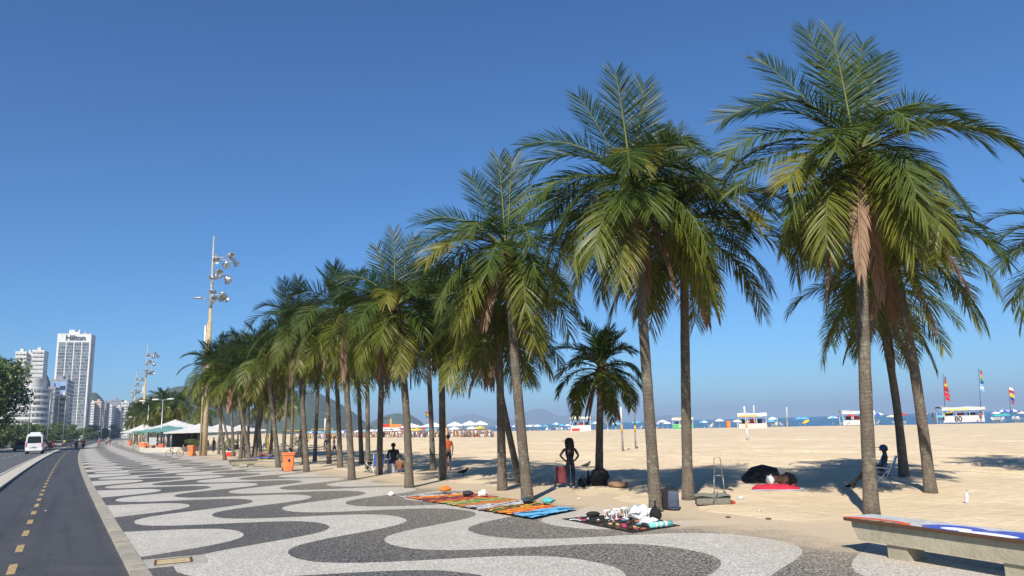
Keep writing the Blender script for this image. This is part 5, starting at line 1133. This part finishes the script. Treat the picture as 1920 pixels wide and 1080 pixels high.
t=thing('snack_tub','red and white tub between the white bag and brown bundle','tub',GP(1460,910)+Vector((0,.15,.08)),0); b=MB(); b.lathe([(.07,0),(.09,.2)],14); obj('body',b,M_RED,t); b=MB(); b.lathe([(.091,.07),(.0935,.14)],14,cap=False); obj('label_band',b,M_WPAINT,t)
p=GP(1813,943); t=thing('plastic_bottle','clear plastic bottle stuck upright in the sand, right side','bottle',p,0); b=MB(); b.smooth=True; b.lathe([(.04,0),(.042,.03),(.036,.1),(.042,.13),(.042,.18),(.015,.24),(.015,.26)],12,Matrix.Rotation(.12,4,'Y')); obj('body',b,pm('cloudy_plastic',(.62,.66,.72),None,5.,.2),t); b=MB(); b.lathe([(.018,.262),(.018,.285)],10,Matrix.Rotation(.12,4,'Y')); obj('cap',b,cloth((.1,.15,.5)),t)
for i,(x,y,c_) in enumerate(((1086,937,(.7,.7,.7)),(1424,962,(.6,.55,.45)),(904,931,(.7,.7,.7)),(1440,975,(.1,.08,.05)),(1366,972,(.12,.1,.07)),(71,943,(.7,.7,.7)),(86,955,(.6,.6,.6)),(247,931,(.6,.6,.6)) )):
    pp=GP(x,y); pp.z=max(pp.z,.012) if x>300 else .012
    lump('litter','small scrap of litter on the ground','litter',pp,(.06,.04,.02) if x>300 else (.035,.03,.012),c_,50+i,.4,group='scraps of litter',n=7,m=4)
# ---------------------------------------------------------------- cloths for sale
def stripes(name,cols,ang,sc,jag=.35):
    k=NT(name); co=k.coord(); s=k.n.new('ShaderNodeSeparateXYZ'); k.l(co,s.inputs[0])
    q=k.math('ADD',k.math('MULTIPLY',s.outputs[0],math.cos(ang)*sc),k.math('ADD',k.math('MULTIPLY',s.outputs[1],math.sin(ang)*sc),k.math('MULTIPLY',k.noise(co,5.,4,.6),jag*3)))
    fr=k.math('FRACT',q); cr=k.n.new('ShaderNodeValToRGB'); cr.color_ramp.interpolation='CONSTANT'
    while len(cr.color_ramp.elements)>1: cr.color_ramp.elements.remove(cr.color_ramp.elements[0])
    for i,c_ in enumerate(cols):
        e=cr.color_ramp.elements[0] if i==0 else cr.color_ramp.elements.new(i/len(cols)); e.position=i/len(cols); e.color=(*c_,1)
    k.l(fr,cr.inputs[0]); cc=k.mix(k.math('MULTIPLY',k.rng(k.noise(co,26.,3),.5,.6),.5),cr.outputs[0],tuple(x*.4 for x in cols[0])); k.l(cc,k.bs.inputs['Base Color']); k.bs.inputs['Roughness'].default_value=.85; return k.m
BK=(.015,.015,.018);OR=(.72,.16,.01);YE=(.75,.48,.02);RE=(.50,.03,.02);MA=(.12,.01,.03);GR=(.02,.25,.04);BL=(.03,.07,.45);WH=(.62,.62,.62);TN=(.34,.15,.05);LB=(.08,.42,.75);TE=(.05,.4,.42)
sar=[('black and white patterned sarong, leftmost of the row on the pavement',[BK,WH,BK,WH]),('orange, yellow and red sarong, second from the left of the row',[OR,YE,RE,OR]),('maroon and brown printed sarong in the row of cloths',[MA,(.25,.05,.06),MA,TN]),('red and orange printed sarong beside the maroon one',[RE,OR,MA,(.5,.2,.05)]),
('green sarong with yellow and blue centre in the row of cloths',[GR,YE,BL,YE,GR]),('tan and orange sarong right of the green one',[TN,(.55,.28,.08),TN,OR]),('white and black printed sarong in the row of cloths',[WH,BK,WH,(.3,.3,.32)]),('black, green and red striped sarong',[BK,GR,RE,BK,YE]),('bright orange and yellow sarong near the right end of the row',[OR,YE,OR,RE]),('light blue patterned sarong, rightmost of the row',[LB,BK,LB,(.2,.5,.8)])]
A0=GP(742,931);A1=GP(990,975);B0=GP(868,922);B1=GP(1075,958)
N=len(sar)
for i,(lab,cols) in enumerate(sar):
    t0,t1=i/N,(i+1.25)/N; t1=min(t1,1.02)
    c4=[A0.lerp(A1,t0),A0.lerp(A1,t1),B0.lerp(B1,t1),B0.lerp(B1,t0)]; ce=sum(c4,Vector())/4; ce.z=0; rot=math.atan2((A1-A0).y,(A1-A0).x)
    Mi=Matrix.Rotation(-rot,4,'Z')@Matrix.Translation(-ce); L4=[Mi@q for q in c4]
    zb=.078+.005*i
    def fn(u_,v_,L4=L4,i=i):
        q=L4[0].lerp(L4[1],u_).lerp(L4[3].lerp(L4[2],u_),v_); e=.05
        return Vector((q.x+e*mn.noise(Vector((u_*4,v_*6,i))),q.y+e*2*mn.noise(Vector((u_*4,v_*3,i+20))),zb+.022*abs(mn.noise(Vector((u_*3,v_*9,i+5.))))+.035*max(0,mn.noise(Vector((u_*6,v_*4,i+7.))))))
    t=thing('sarong',lab,'sarong',ce,rot,'sarongs laid out for sale on the pavement'); b=MB(); b.smooth=True; b.grid(10,30,fn); obj('cloth',b,stripes('sarong_print_%s'%'abcdefghij'[i],cols,.3*(i%4)-.3,1.6+.5*(i%3)),t)
    if i in(1,6,8):
        t.name='sarong'
q=GP(900,928); lump('sun_hat','orange sun hat on the far edge of the cloth row','hat',GP(835,927)+Vector((0,0,.08)),(.19,.17,.09),(.75,.20,.03),31,.1)
lump('folded_cloth','dark folded bundle at the far side of the cloth row','cloth',GP(877,934)+Vector((0,0,.06)),(.16,.14,.08),(.03,.035,.05),32,.2); lump('folded_cloth','black and teal folded bundle near the right end of the cloth row','cloth',GP(990,948)+Vector((0,0,.07)),(.18,.14,.07),(.02,.05,.06),33,.2); lump('folded_cloth','turquoise folded bundle at the right end of the cloth row','cloth',GP(1028,952)+Vector((0,0,.1)),(.2,.15,.08),(.10,.45,.45),34,.25)
lump('plastic_bag','small white bag tied up at the left tip of the cloth row','bag',GP(733,930),(.09,.07,.06),(.75,.75,.75),35,.5); lump('plastic_bag','small white bag behind the middle of the cloth row','bag',GP(905,935)+Vector((0,.1,.05)),(.12,.09,.09),(.78,.78,.76),36,.5)
# jewellery mat
ce=(GP(1052,972)+GP(1190,1000)+GP(1277,986)+GP(1165,968))/4; c4=[GP(1052,974),GP(1186,1001),GP(1277,987),GP(1150,966)]; 
t=thing('craft_mat','black cloth spread with small craft goods on the pavement edge','mat',Vector((ce.x,ce.y,0)),0); b=MB(); b.smooth=True
L4=[Vector((q.x-ce.x,q.y-ce.y,0)) for q in c4]
b.grid(16,16,lambda u_,v_: L4[0].lerp(L4[1],u_).lerp(L4[3].lerp(L4[2],u_),v_)+Vector((.03*mn.noise(Vector((u_*5,v_*5,1))),.03*mn.noise(Vector((u_*5,v_*5,4))),.082+.012*mn.noise(Vector((u_*4,v_*4,2)))))); obj('cloth',b,M_BLACKC,t)
def onmat(u_,v_,z=.092): q=c4[0].lerp(c4[1],u_).lerp(c4[3].lerp(c4[2],u_),v_); return Vector((q.x,q.y,z))
rr=random.Random(12)
cl=[(.60,.62,.64),(.10,.05,.03),(.65,.65,.62),(.30,.08,.05),(.06,.03,.02),(.12,.25,.35),(.45,.3,.15),(.5,.05,.12),(.02,.02,.02)]
nm={0:'white',1:'brown',2:'white',3:'red-brown',4:'dark brown',5:'blue',6:'tan',7:'crimson',8:'black'}
for i in range(64):
    u_,v_=rr.uniform(.06,.95),rr.uniform(.06,.9); ci=rr.choice([0,1,2,3,4,4,1,5,6,7,8]); p=onmat(u_,v_); kind=rr.random()
    t=thing('bracelet' if kind<.5 else 'craft_item','small %s craft piece on the black mat'%nm[ci],'craft item',p,rr.uniform(0,6),'small craft goods on the black mat'); b=MB(); b.smooth=True
    if kind<.5: r_=rr.uniform(.035,.06); b.tube([(r_*math.cos(a),r_*math.sin(a),.0) for a in np.linspace(0,2*PI,13)],.013,5,False)
    elif kind<.8: b.ball((0,0,.02),(rr.uniform(.04,.09),rr.uniform(.02,.05),.03),8,5,.2,rr)
    else: b.tube([(-.07,0,.0),(-.02,.03,.01),(.04,-.02,.0),(.09,.02,.0)],.014,5)
    obj('piece',b,cloth(cl[ci]),t)
for i,(u_,v_,h_) in enumerate(((.30,.70,.22),(.36,.62,.18),(.27,.55,.2),(.42,.75,.25),(.33,.82,.24),(.38,.5,.16),(.22,.62,.15),(.2,.78,.13))):
    t=thing('display_stand','upright white display stand with hanging trinkets on the black mat','display',onmat(u_,v_),rr.random(),'trinket stands on the black mat'); b=MB(); b.lathe([(.05,0),(.055,.02),(.012,.03),(.012,h_)],10); b.box(-.08,.08,-.008,.008,h_-.05,h_); obj('stand',b,M_WPAINT,t)
    for k_ in range(3): b=MB(); x=-.06+.06*k_; b.box(x-.012,x+.012,-.016,-.009,h_-.14,h_-.04); obj('trinket',b,cloth(cl[(i+k_)%8]),t)
lump('plastic_bag','large white plastic bag full of goods at the back of the black mat','bag',onmat(.5,.95),(.24,.15,.15),(.74,.77,.80),41,.5)
lump('plastic_bag','light blue bag beside the large white bag on the black mat','bag',onmat(.40,.97),(.12,.09,.15),(.20,.45,.65),42,.5)
lump('plastic_bag','crumpled white bag near the teal roll on the black mat','bag',onmat(.80,.62),(.20,.12,.08),(.75,.76,.76),43,.5)
t=lump('pouch','black drawstring pouch with tall knot behind the white bag','pouch',onmat(.66,1.0),(.13,.10,.15),(.01,.01,.012),44,.1); b=MB(); b.smooth=True; b.tube([(0,0,.24),(.0,0,.34),(.01,0,.42)],[.05,.02,.03],8); obj('knot',b,M_BLACKC,t)
t=thing('rolled_mat','turquoise rolled mat tied with printed bands at the right of the black mat','roll',onmat(.97,.62,.145),math.atan2((c4[2]-c4[1]).y,(c4[2]-c4[1]).x)-.2); b=MB(); b.smooth=True; b.tube([(-.27,0,0),(.27,0,0)],.055,14); obj('roll',b,cloth((.20,.62,.56)),t)
for x in(-.12,.0,.12): b=MB(); b.smooth=True; b.tube([(x-.025,0,0),(x+.025,0,0)],.0575,14); obj('band',b,M_WPAINT,t)
lump('shoe','black shoe at the left corner of the black mat','shoe',onmat(.05,.55),(.16,.07,.06),(.015,.015,.016),45,.08)
# ---------------------------------------------------------------- beach poles, parasols, stalls
def post(label,x,y,tx,ty,mats,r=.07,group='wooden ball-court posts on the sand'):
    p=GP(x,cy(x,y)) ; T=AT(tx,ty+(cy(x,y)-y),p.y); d=T-p; t=thing('court_post',label,'post',p,0,group); z=0
    for f0,f1,m_ in mats: b=MB(); b.smooth=True; b.tube([d*f0-Vector((0,0,.1 if f0==0 else 0)),d*f1],[r,r*.95],10); obj('post_section',b,m_,t)
    return t
M_OCH=pm('ochre_paint',(.62,.38,.06),None,6.,.6); M_PW=pm('weathered_white_wood',(.60,.59,.56),(.45,.43,.40),9.,.8); M_GW=pm('weathered_grey_wood',(.24,.22,.20),(.16,.15,.14),9.,.85)
post('court post with white top, ochre band and grey foot, left of the pair',1168,848,1164,765,((0,.42,M_GW),(.42,.6,M_OCH),(.6,1,M_PW)),.075)
post('greyer court post with an ochre band, right of the pair',1192,843,1189,763,((0,.4,M_GW),(.4,.55,M_OCH),(.55,1,M_GW)),.07)
post('slightly leaning white court post with ochre band in front of the yellow awning stall',1403,826,1395,762,((0,.38,M_PW),(.38,.56,M_OCH),(.56,1,M_PW)),.09)
post('white court post behind the leaning one at the yellow awning stall',1415,803,1413,760,((0,1,M_PW),),.13)
post('white court post with rusty foot standing alone before the sea',1476,799,1475,763,((0,.3,M_OCH),(.3,1,M_PW)),.12)
post('thin leaning white and ochre pole right of the short palm',1141,821,1137,783,((0,.4,M_PW),(.4,.8,M_OCH),(.8,1,M_PW)),.06)
post('tall grey court post behind the dark trunk with the orange shirted person',838,832,835,778,((0,.5,M_OCH),(.5,1,M_GW)),.10)
post('white court post far left on the sand behind the walking couple',608,846,610,786,((0,.5,M_GW),(.5,1,M_PW)),.10)
post('ochre goal post beside the mossy palm trunk',634,832,633,798,((0,1,M_OCH),),.10); post('ochre court post among the grove trunks',503,852,503,815,((0,1,M_OCH),),.10)
for lab,x0,x1,yb,yt in(('ochre goal frame at left on the far sand',536,568,826,808),('ochre goal frame right of the first, behind the walking couple',584,624,826,806)):
    a=GP(x0,yb); b_=GP(x1,yb); hgt=AT(x0,yt,a.y).z; t=thing('goal_frame',lab,'goal',a,0,'ochre goal frames on the sand'); d=b_-a; b=MB(); b.tube([(0,0,0),(0,0,hgt),(d.x,d.y,hgt),(d.x,d.y,0)],.09,8); obj('frame',b,M_OCH,t)
# parasols
def parasol_mesh(r,h,n=8): 
    prof=[(0.0,h),(r*.35,h-.10*r),(r*.7,h-.25*r),(r,h-.45*r),(r,h-.56*r)]; b=MB()
    for k_ in range(n):
        b.cur=k_%2; vs=[]
        for q,z in prof:
            for a in (2*PI*k_/n,2*PI*(k_+1)/n): vs.append((q*math.cos(a),q*math.sin(a),z))
        b.add(vs,[(2*i,2*i+1,2*i+3,2*i+2) for i in range(len(prof)-1)])
    b.cur=0; return b
pcol={'white':((.75,.75,.74),(.72,.72,.71)),'light blue':((.12,.45,.72),(.12,.45,.72)),'white and blue':((.75,.75,.76),(.06,.10,.55)),'red':((.60,.04,.03),(.60,.04,.03)),'yellow':((.75,.50,.04),(.75,.50,.04)),'cream':((.70,.62,.45),(.66,.58,.42)),'teal':((.06,.45,.40),(.06,.45,.40)),'white and light blue':((.75,.76,.78),(.15,.50,.75)),'purple and white':((.22,.10,.40),(.72,.72,.74))}
pro_={}
BG='parasols along the waterline'
def parasol(col,x,y,where,r=1.0,h=2.0,tilt=0.):
    p=FP(x,y); p.z=max(p.z,0)
    if col not in pro_:
        t=thing('beach_parasol','x','parasol',p,0,BG); b=parasol_mesh(1.,2.); o=obj('canopy',b,[cloth(pcol[col][0]),cloth(pcol[col][1])],t)
        b=MB(); b.tube([(0,0,0),(0,0,2.05)],.025,6); obj('pole',b,M_WPAINT,t); pro_[col]=t
    else: t=copy_tree(pro_[col]); t.location=p
    t['label']='%s parasol %s'%(col,where); t.scale=(r*1.12,r*1.12,h/2.); t.rotation_euler=(tilt,0,x*.7)
PL=[('light blue',1013,812,'left end of the cluster before the kiosk stall',1,1.9),('light blue',1023,811,'behind the shirtless standing man',.9,2.),('white and light blue',1043,811,'large, left of the stall with the white sign',1.3,2.6),('light blue',1054,811,'just left of the white sign stall',1,2.),('white',1065,811,'touching the white sign stall',1,2.),('white and light blue',1117,811,'right side of the white sign stall',1.25,2.5),
('white',1155,809,'left of the court post pair',1,2.1),('light blue',1161,810,'behind the left court post',.9,2.),('light blue',1193,808,'behind the right court post',1.3,2.3),('white',1216,807,'left of the second largest palm trunk',.9,1.8),('white',1243,806,'right of the second largest palm trunk',1.3,2.3),('purple and white',1231,808,'low, just behind the big trunk',.8,1.8),('white',1252,807,'left of the green stall',1,1.9),
('white and light blue',1321,804,'low, right of the green stall',1.2,1.9),('white',1350,803,'open and alone near the red bin',1.1,2.2),('white',1383,803,'left of the yellow awning stall',1.,1.9),('white',1411,803,'inside the yellow awning stall',.8,1.8),('light blue',1447,801,'right of the yellow awning stall',1.,1.7),('white',1450,799,'high, right of the yellow awning stall',1.2,2.3),
('light blue',1500,796,'left of the blue pair beside the yellow one',1.3,2.1),('light blue',1509,796,'right of the blue pair beside the yellow one',1.3,2.1),('yellow',1515,797,'tilted low in front of the blue pair',.9,1.4),('white and light blue',1562,794,'alone between the blue pair and the long white stall',1.3,2.1),('white',1592,793,'left of the long white stall',1.,1.8),('red',1597,790,'red, in front of the long white stall',1.4,2.4),
('white and blue',1647,789,'striped, right of the tallest palm trunk',1.5,2.7),('red',1692,788,'red, behind the dark thin trunk',1.3,2.4),('cream',1673,790,'between two dark trunks',1.2,2.),('white',1738,789,'right of the leaning dark trunk',1.2,2.),('light blue',1764,789,'low, left of the stall numbered 80',.9,1.7),
('yellow',1783,786,'leaning open on the stall numbered 80',1.7,2.2),('white and blue',1883,777,'striped, right of the stall numbered 80',1.4,2.5),('white and blue',1902,776,'striped, second right of the stall numbered 80',1.4,2.5),('teal',1886,783,'low in front of the striped pair',1.1,1.6),('teal',1871,784,'low, left of the other teal one',.9,1.5),('white',1869,780,'behind the teal ones',1.,2.),('cream',1918,780,'cut by the right edge of the photo',1.,1.9)]
for col,x,y,wh,r_,h_ in PL: parasol(col,x,y,wh,r_*.95,h_,.5 if 'tilted' in wh or 'leaning' in wh else 0.)
rr=random.Random(31)
for i in range(26):
    x=948+rr.uniform(-14,62); parasol(rr.choice(['white','purple and white','white and blue','light blue','white']),x,813+rr.uniform(-1.5,.5),'in the far cluster left of the shirtless man, before the sea',1.1,2.1)
for i in range(34):
    x=rr.uniform(640,915); parasol(rr.choice(['white','white','white','light blue','red','yellow','white and light blue']),x,822+rr.uniform(-3,1),'in the crowded far beach behind the palm trunks',1.2,2.1)
for i in range(14):
    x=rr.uniform(560,650); parasol(rr.choice(['white','white','light blue','white and blue']),x,823+rr.uniform(-2,1),'in the crowded far beach behind the walking couple',1.2,2.1)
# white tents of the crowded beach
for i,(x0,x1,y,h_) in enumerate(((714,750,818,3.6),(752,790,818,3.9),(792,832,818,3.9),(838,868,816,4.),(866,896,815,4.2),(888,915,814,4.2))):
    m_=FP((x0+x1)/2,y); ra,rb=ray(x0,y),ray(x1,y); a=Vector((ra[0]/ra[1]*m_.y,m_.y,0)); b_=Vector((rb[0]/rb[1]*m_.y,m_.y,0)); w_=(b_-a).length; c_=(a+b_)/2; c_.z=0
    t=thing('beach_tent','long white peaked beach tent, number %s from the left in the row'%('one','two','three','four','five','six')[i],'tent',c_,math.atan2((b_-a).y,(b_-a).x),'white tents on the crowded beach'); b=MB()
    b.grid(10,8,lambda i_,j_: Vector(((i_-.5)*w_*1.05,(j_-.5)*7,h_*.62+h_*.38*(1-max(abs(2*i_-1)*.8,abs(2*j_-1)))))); b.grid(10,8,lambda i_,j_: Vector(((i_-.5)*w_*1.05,(j_-.5)*7,h_*.62-.06+h_*.38*(1-max(abs(2*i_-1)*.8,abs(2*j_-1)))))); obj('canvas',b,cloth((.78,.78,.77)),t)
    for s1 in(-.48,0,.48):
        for s2 in(-3.3,3.3): b=MB(); b.tube([(s1*w_,s2,0),(s1*w_,s2,h_*.63)],.06,5); obj('pole',b,M_STEEL,t)
# crowd on the far sand: one mass
b=MB(); rr=random.Random(77); cm=[cloth(c_) for c_ in ((.34,.21,.14),(.65,.65,.64),(.33,.08,.06),(.12,.16,.27),(.5,.4,.16),(.12,.11,.1))]
for i in range(1300):
    x=rr.uniform(545,925); y=rr.uniform(817,823.5) if x>640 else rr.uniform(819,826)
    p=FP(x,y); h_=rr.choice((1.65,1.65,1.,.8)); b.cur=rr.choice((0,0,0,1,1,1,2,3,4,5)); b.smooth=True
    b.tube([(p.x,p.y,0),(p.x,p.y,h_*.5),(p.x,p.y,h_*.8)],[.12,.2,.14],5); b.cur=rr.choice((0,5)); b.ball((p.x,p.y,h_*.9),.13,5,4)
tag(obj('beach_crowd',b,cm),'dense crowd of bathers on the far left sand, behind the palm trunks','crowd',kind='stuff')
# beach stalls
def letters2(body,size,parent,loc,mat): return letters(body,size,parent,loc,(PI/2,0,0),mat,'lettering',.02)
def stall(label,x0,x1,yb,yt,awn,front,text=None,frac=1.,counter=.38,dark=True,sign=None):
    m_=FP((x0+x1)/2,yb); ra,rb=ray(x0,yb),ray(x1,yb); a=Vector((ra[0]/ra[1]*m_.y,m_.y,0)); b_=Vector((rb[0]/rb[1]*(m_.y-1.),m_.y-1.,0)); d=b_-a; w_=d.length; t=thing('beach_stall',label,'stall',a,math.atan2(d.y,d.x),'beach bars along the sand'); 
    h_=FA((x0+x1)/2,yt,(a.y+b_.y)/2).z; dp=3.
    def roof(i,j): return Vector((w_*(-.03+1.06*i),-.4+(dp+.6)*j,h_-.25+.22*math.sin(PI*j)+.09*math.sin(i*9+w_)-.12*i))
    b=MB(); b.grid(12,6,roof); b.grid(12,6,lambda i,j: roof(i,j)-Vector((0,0,.08))); b.grid(12,1,lambda i,j: Vector((w_*(-.03+1.06*i),-.42,h_-.25-.55*j+.04*math.sin(i*14)))); obj('awning',b,awn,t)
    for x in(0,.33,.66,1):
        for y in(0,dp): b=MB(); b.tube([(x*w_,y,0),(x*w_,y,h_-.25)],.05,6); obj('pole',b,M_WPAINT,t)
    b=MB(); b.bbox(0,w_*frac,-.1,.1,.08,h_*counter,.03); obj('counter_front',b,front,t); b=MB(); b.box(-.05,w_*frac+.05,-.15,.7,h_*counter+.003,h_*counter+.07); obj('counter_top',b,M_WPAINT,t)
    if dark:
        for i in range(3): b=MB(); x=w_*(.15+.28*i); b.bbox(x,x+w_*.16,1.2,1.9,0,h_*.6,.03); obj('fridge',b,(M_DARK,M_RED,M_DARK)[i],t)
    if sign: b=MB(); b.bbox(w_*sign[0],w_*sign[1],-.62,-.5,h_-.75+sign[2],h_-.05+sign[2],.02); obj('sign_board',b,sign[3],t)
    return t,w_,h_
t,w_,h_=stall('beach stall with cream sign board and red and white counter, left of the short palm',1071,1108,813,785,cloth((.62,.60,.52)),cloth((.75,.68,.60)),sign=(.0,.55,.05,cloth((.72,.70,.58))))
b=MB(); b.bbox(.2,w_*.45,-.13,-.105,.2,.9,.01); obj('red_banner',b,M_RED,t); 
t,w_,h_=stall('green framed beach stall with pale awning, behind the dark trunk',1262,1300,806,784,cloth((.55,.52,.45)),cloth((.06,.42,.12)),counter=.4)

t,w_,h_=stall('beach stall with yellow fringed white awning behind the leaning court post',1386,1438,804,774,cloth((.74,.74,.72)),cloth((.68,.52,.46)),counter=.3)
b=MB(); b.box(0,w_*.7,-.46,-.43,h_-.85,h_-.5); obj('yellow_fringe',b,M_OCH,t)
t,w_,h_=stall('long white-awning beach stall left of the tallest palm trunk',1582,1640,795,766,cloth((.60,.60,.58)),cloth((.58,.55,.50)),counter=.33); 
t,w_,h_=stall('large beach stall with woven counter front and the number 80',1769,1846,787,754,cloth((.62,.61,.55)),cloth((.68,.62,.60)),counter=.42); letters('80',w_*.19,t,(w_*.36,-.14,h_*.09),(PI/2,0,0),M_DARK,'lettering',.02,.03)
b=MB(); b.box(w_*.12,w_*.62,-.46,-.43,h_-.82,h_-.5); obj('yellow_banner',b,cloth((.7,.6,.2)),t)
# observation post with adverts on the crowded beach
a=FP(723,822); a.z=0; t=thing('sponsored_tower','small red, white and yellow tower stand above the white tents','tower',a,.2)
for i,(x0,x1,z0,z1,m_,nm_) in enumerate(((-2.6,-1.4,2.5,8.2,M_WPAINT,'side_panel'),(-1.4,2.6,4.2,5.6,M_RED,'banner'),(2.6,7.,4.0,5.5,M_ORANGE,'banner'),(1.9,2.6,3.9,8.,M_OCH,'post'),(-1.3,1.8,7.9,8.3,M_DARK,'roof'))): b=MB(); b.box(x0,x1,-.3-.05*i,.3,z0,z1); obj(nm_,b,m_,t)
for x in(-2.4,2.2,6.5): b=MB(); b.tube([(x,.5,0),(x,.5,4.)],.12,6); obj('leg',b,M_STEEL,t)
t.scale=(.62,.62,.62)
# flags
def flag(label,x,yb,yt,cells,group='flags on tall poles over the beach'):
    p=FP(x,yb); p.z=0; T=FA(x-5,yt,p.y); d=T-p; t=thing('flag_pole',label,'flag',p,0,group); b=MB(); b.smooth=True; b.tube([(0,0,0),(d.x*.5,0,d.z*.5),(d.x,d.y,d.z)],.05,6); obj('pole',b,M_DARK,t)
    for (y0,y1,wpx,cols) in cells:
        z0=FA(x,y1,p.y).z; z1=FA(x,y0,p.y).z; wd_=wpx/F*p.y; n=len(cols); fx=d.x*(z1/d.z)
        b=MB()
        for ci in range(n):
            b.cur=ci; za=z1-(z1-z0)*ci/n; zb=z1-(z1-z0)*(ci+1)/n
            b.grid(5,2,lambda i,j: Vector((fx+.1+wd_*i*(.75+.2*math.sin(za)),.25*math.sin(i*5+za),za+(zb-za)*j-.55*wd_*i*i)))
        obj('flag',b,[cloth(c_) for c_ in cols],t)
flag('flag pole with stacked red and yellow pennants, left of stall 80',1773,786,693,((697,708,7,((.15,.1,.1),(.2,.1,.1))),(706,718,8,((.6,.05,.03),(.7,.5,.05))),(716,727,8,((.5,.02,.02),(.4,.02,.02))),(728,742,10,((.6,.03,.03),(.55,.03,.03)))))
flag('flag pole with a rainbow flag over stall 80',1840,784,683,((684,711,7,((.55,.04,.05),(.7,.2,.03),(.7,.5,.05),(.05,.3,.1),(.03,.08,.3))),(711,724,7,((.3,.5,.7),(.7,.7,.7),(.3,.5,.7)))))
flag('rightmost flag pole with white and red over yellow, blue and red flags',1896,778,715,((716,726,9,((.75,.75,.75),(.5,.03,.04))),(727,745,9,((.7,.5,.03),(.04,.05,.25),(.45,.03,.05)))))
flag('flag pole with a slanting rainbow and pink flag over the white tents',803,822,775,((776,786,9,((.5,.1,.03),(.65,.45,.05),(.05,.25,.15))),(786,794,9,((.3,.5,.7),(.7,.35,.5)))))
# umbrellas' chairs and bathers along the water
bc0=fold_chair('beach chair among the parasols along the waterline',FP(1030,813),1.,cloth((.6,.6,.6)),'beach chairs along the waterline',1.1); rr=random.Random(5)
for i in range(46):
    x=rr.choice((rr.uniform(1010,1130),rr.uniform(1200,1340),rr.uniform(1380,1470),rr.uniform(1575,1700),rr.uniform(1860,1915))); yb=float(np.interp(x,[1000,1240,1557,1800,1920],[813.5,807.5,797.5,789,783]))
    q=FP(x,yb); q.z=max(0,q.z); dup(bc0,q,rr.uniform(0,6.3),None,1.1)
far_p=[(1027,812,mk(),'tan',None,(.35,.03,.03),.6,'shirtless man standing between light blue parasols'),(1337,802,mk(),'tan',(.5,.05,.08),(.5,.5,.5),.6,'bather in red standing by the red bin'),(1155,809,mk(),'tan',(.6,.6,.6),(.6,.6,.6),.6,'small bather in white left of the court posts'),(1436,800,mk(),'brown',(.5,.08,.08),(.2,.2,.3),.7,'person in red behind the yellow awning stall'),(1751,790,WALK,'brown',(.03,.03,.05),(.03,.03,.05),.3,'bather in a dark swimsuit walking left of stall 80'),(1085,812,mk(),'brown',(.05,.05,.05),(.03,.03,.04),.7,'dark person inside the cream sign stall'),(1102,812,mk(),'brown',(.6,.6,.6),(.03,.03,.04),.7,'person in white right of the cream sign stall'),(1118,813,mk(),'brown',(.1,.12,.2),(.03,.03,.04),.7,'person in navy between the stall and the short palm'),(1840,786,mk(),'brown',(.5,.1,.05),(.05,.05,.1),.7,'person at the right end of stall 80')]
for x,y,J,sk2,tp_,lg,ll,lab in far_p: q=FP(x,y); q.z=max(0,q.z); person(lab,q,face(q)+x*.9,J,sk2,tp_,.3,lg,ll,s=1.08 if x<1700 else 1.3)
for i in range(24):
    x=rr.choice((rr.uniform(1010,1130),rr.uniform(1205,1300),rr.uniform(1385,1465),rr.uniform(1590,1700),rr.uniform(1865,1915),rr.uniform(950,1010))); yb=float(np.interp(x,[940,1000,1240,1557,1800,1920],[814,813,807,797,788.5,782])); q=FP(x,yb); q.z=max(0,q.z)
    if i<6: o=person('bather resting among the parasols by the water',q,rr.uniform(0,6),(sit(.3,-.1),mk(),sit(.05,-.05))[i%3],('tan','brown')[i%2],(None,(.5,.5,.5),(.4,.05,.05))[i%3],.3,((.05,.08,.3),(.03,.03,.03),(.5,.1,.05))[i%3],.5,group='bathers by the water'); o['ix']=i; globals().setdefault('bth',[]).append(o)
    else: o=dup(bth[i%6],q,rr.uniform(0,6))
for o in bpy.data.objects:
    if 'ix' in o: del o['ix']
bq=bin_('lone orange-red bin on the far sand before the sea',FP(1366,803),M_ORANGE,0.,1.7,False,group='beach bins')
# fallen fronds and leaf litter in the grove shade is left clear
# ---------------------------------------------------------------- haze: one closed box of even, pale air
k=bpy.data.materials.new('haze_air'); k.use_nodes=True; nt=k.node_tree; nt.nodes.remove(nt.nodes['Principled BSDF'])
pv=nt.nodes.new('ShaderNodeVolumePrincipled'); pv.inputs['Density'].default_value=HAZE_D; pv.inputs['Color'].default_value=(.50,.66,.90,1); pv.inputs['Anisotropy'].default_value=0.
nt.links.new(pv.outputs[0],nt.nodes['Material Output'].inputs['Volume'])
b=MB(); b.box(-16000,16000,-400,19000,-21,290); tag(obj('haze',b,k),kind='stuff')
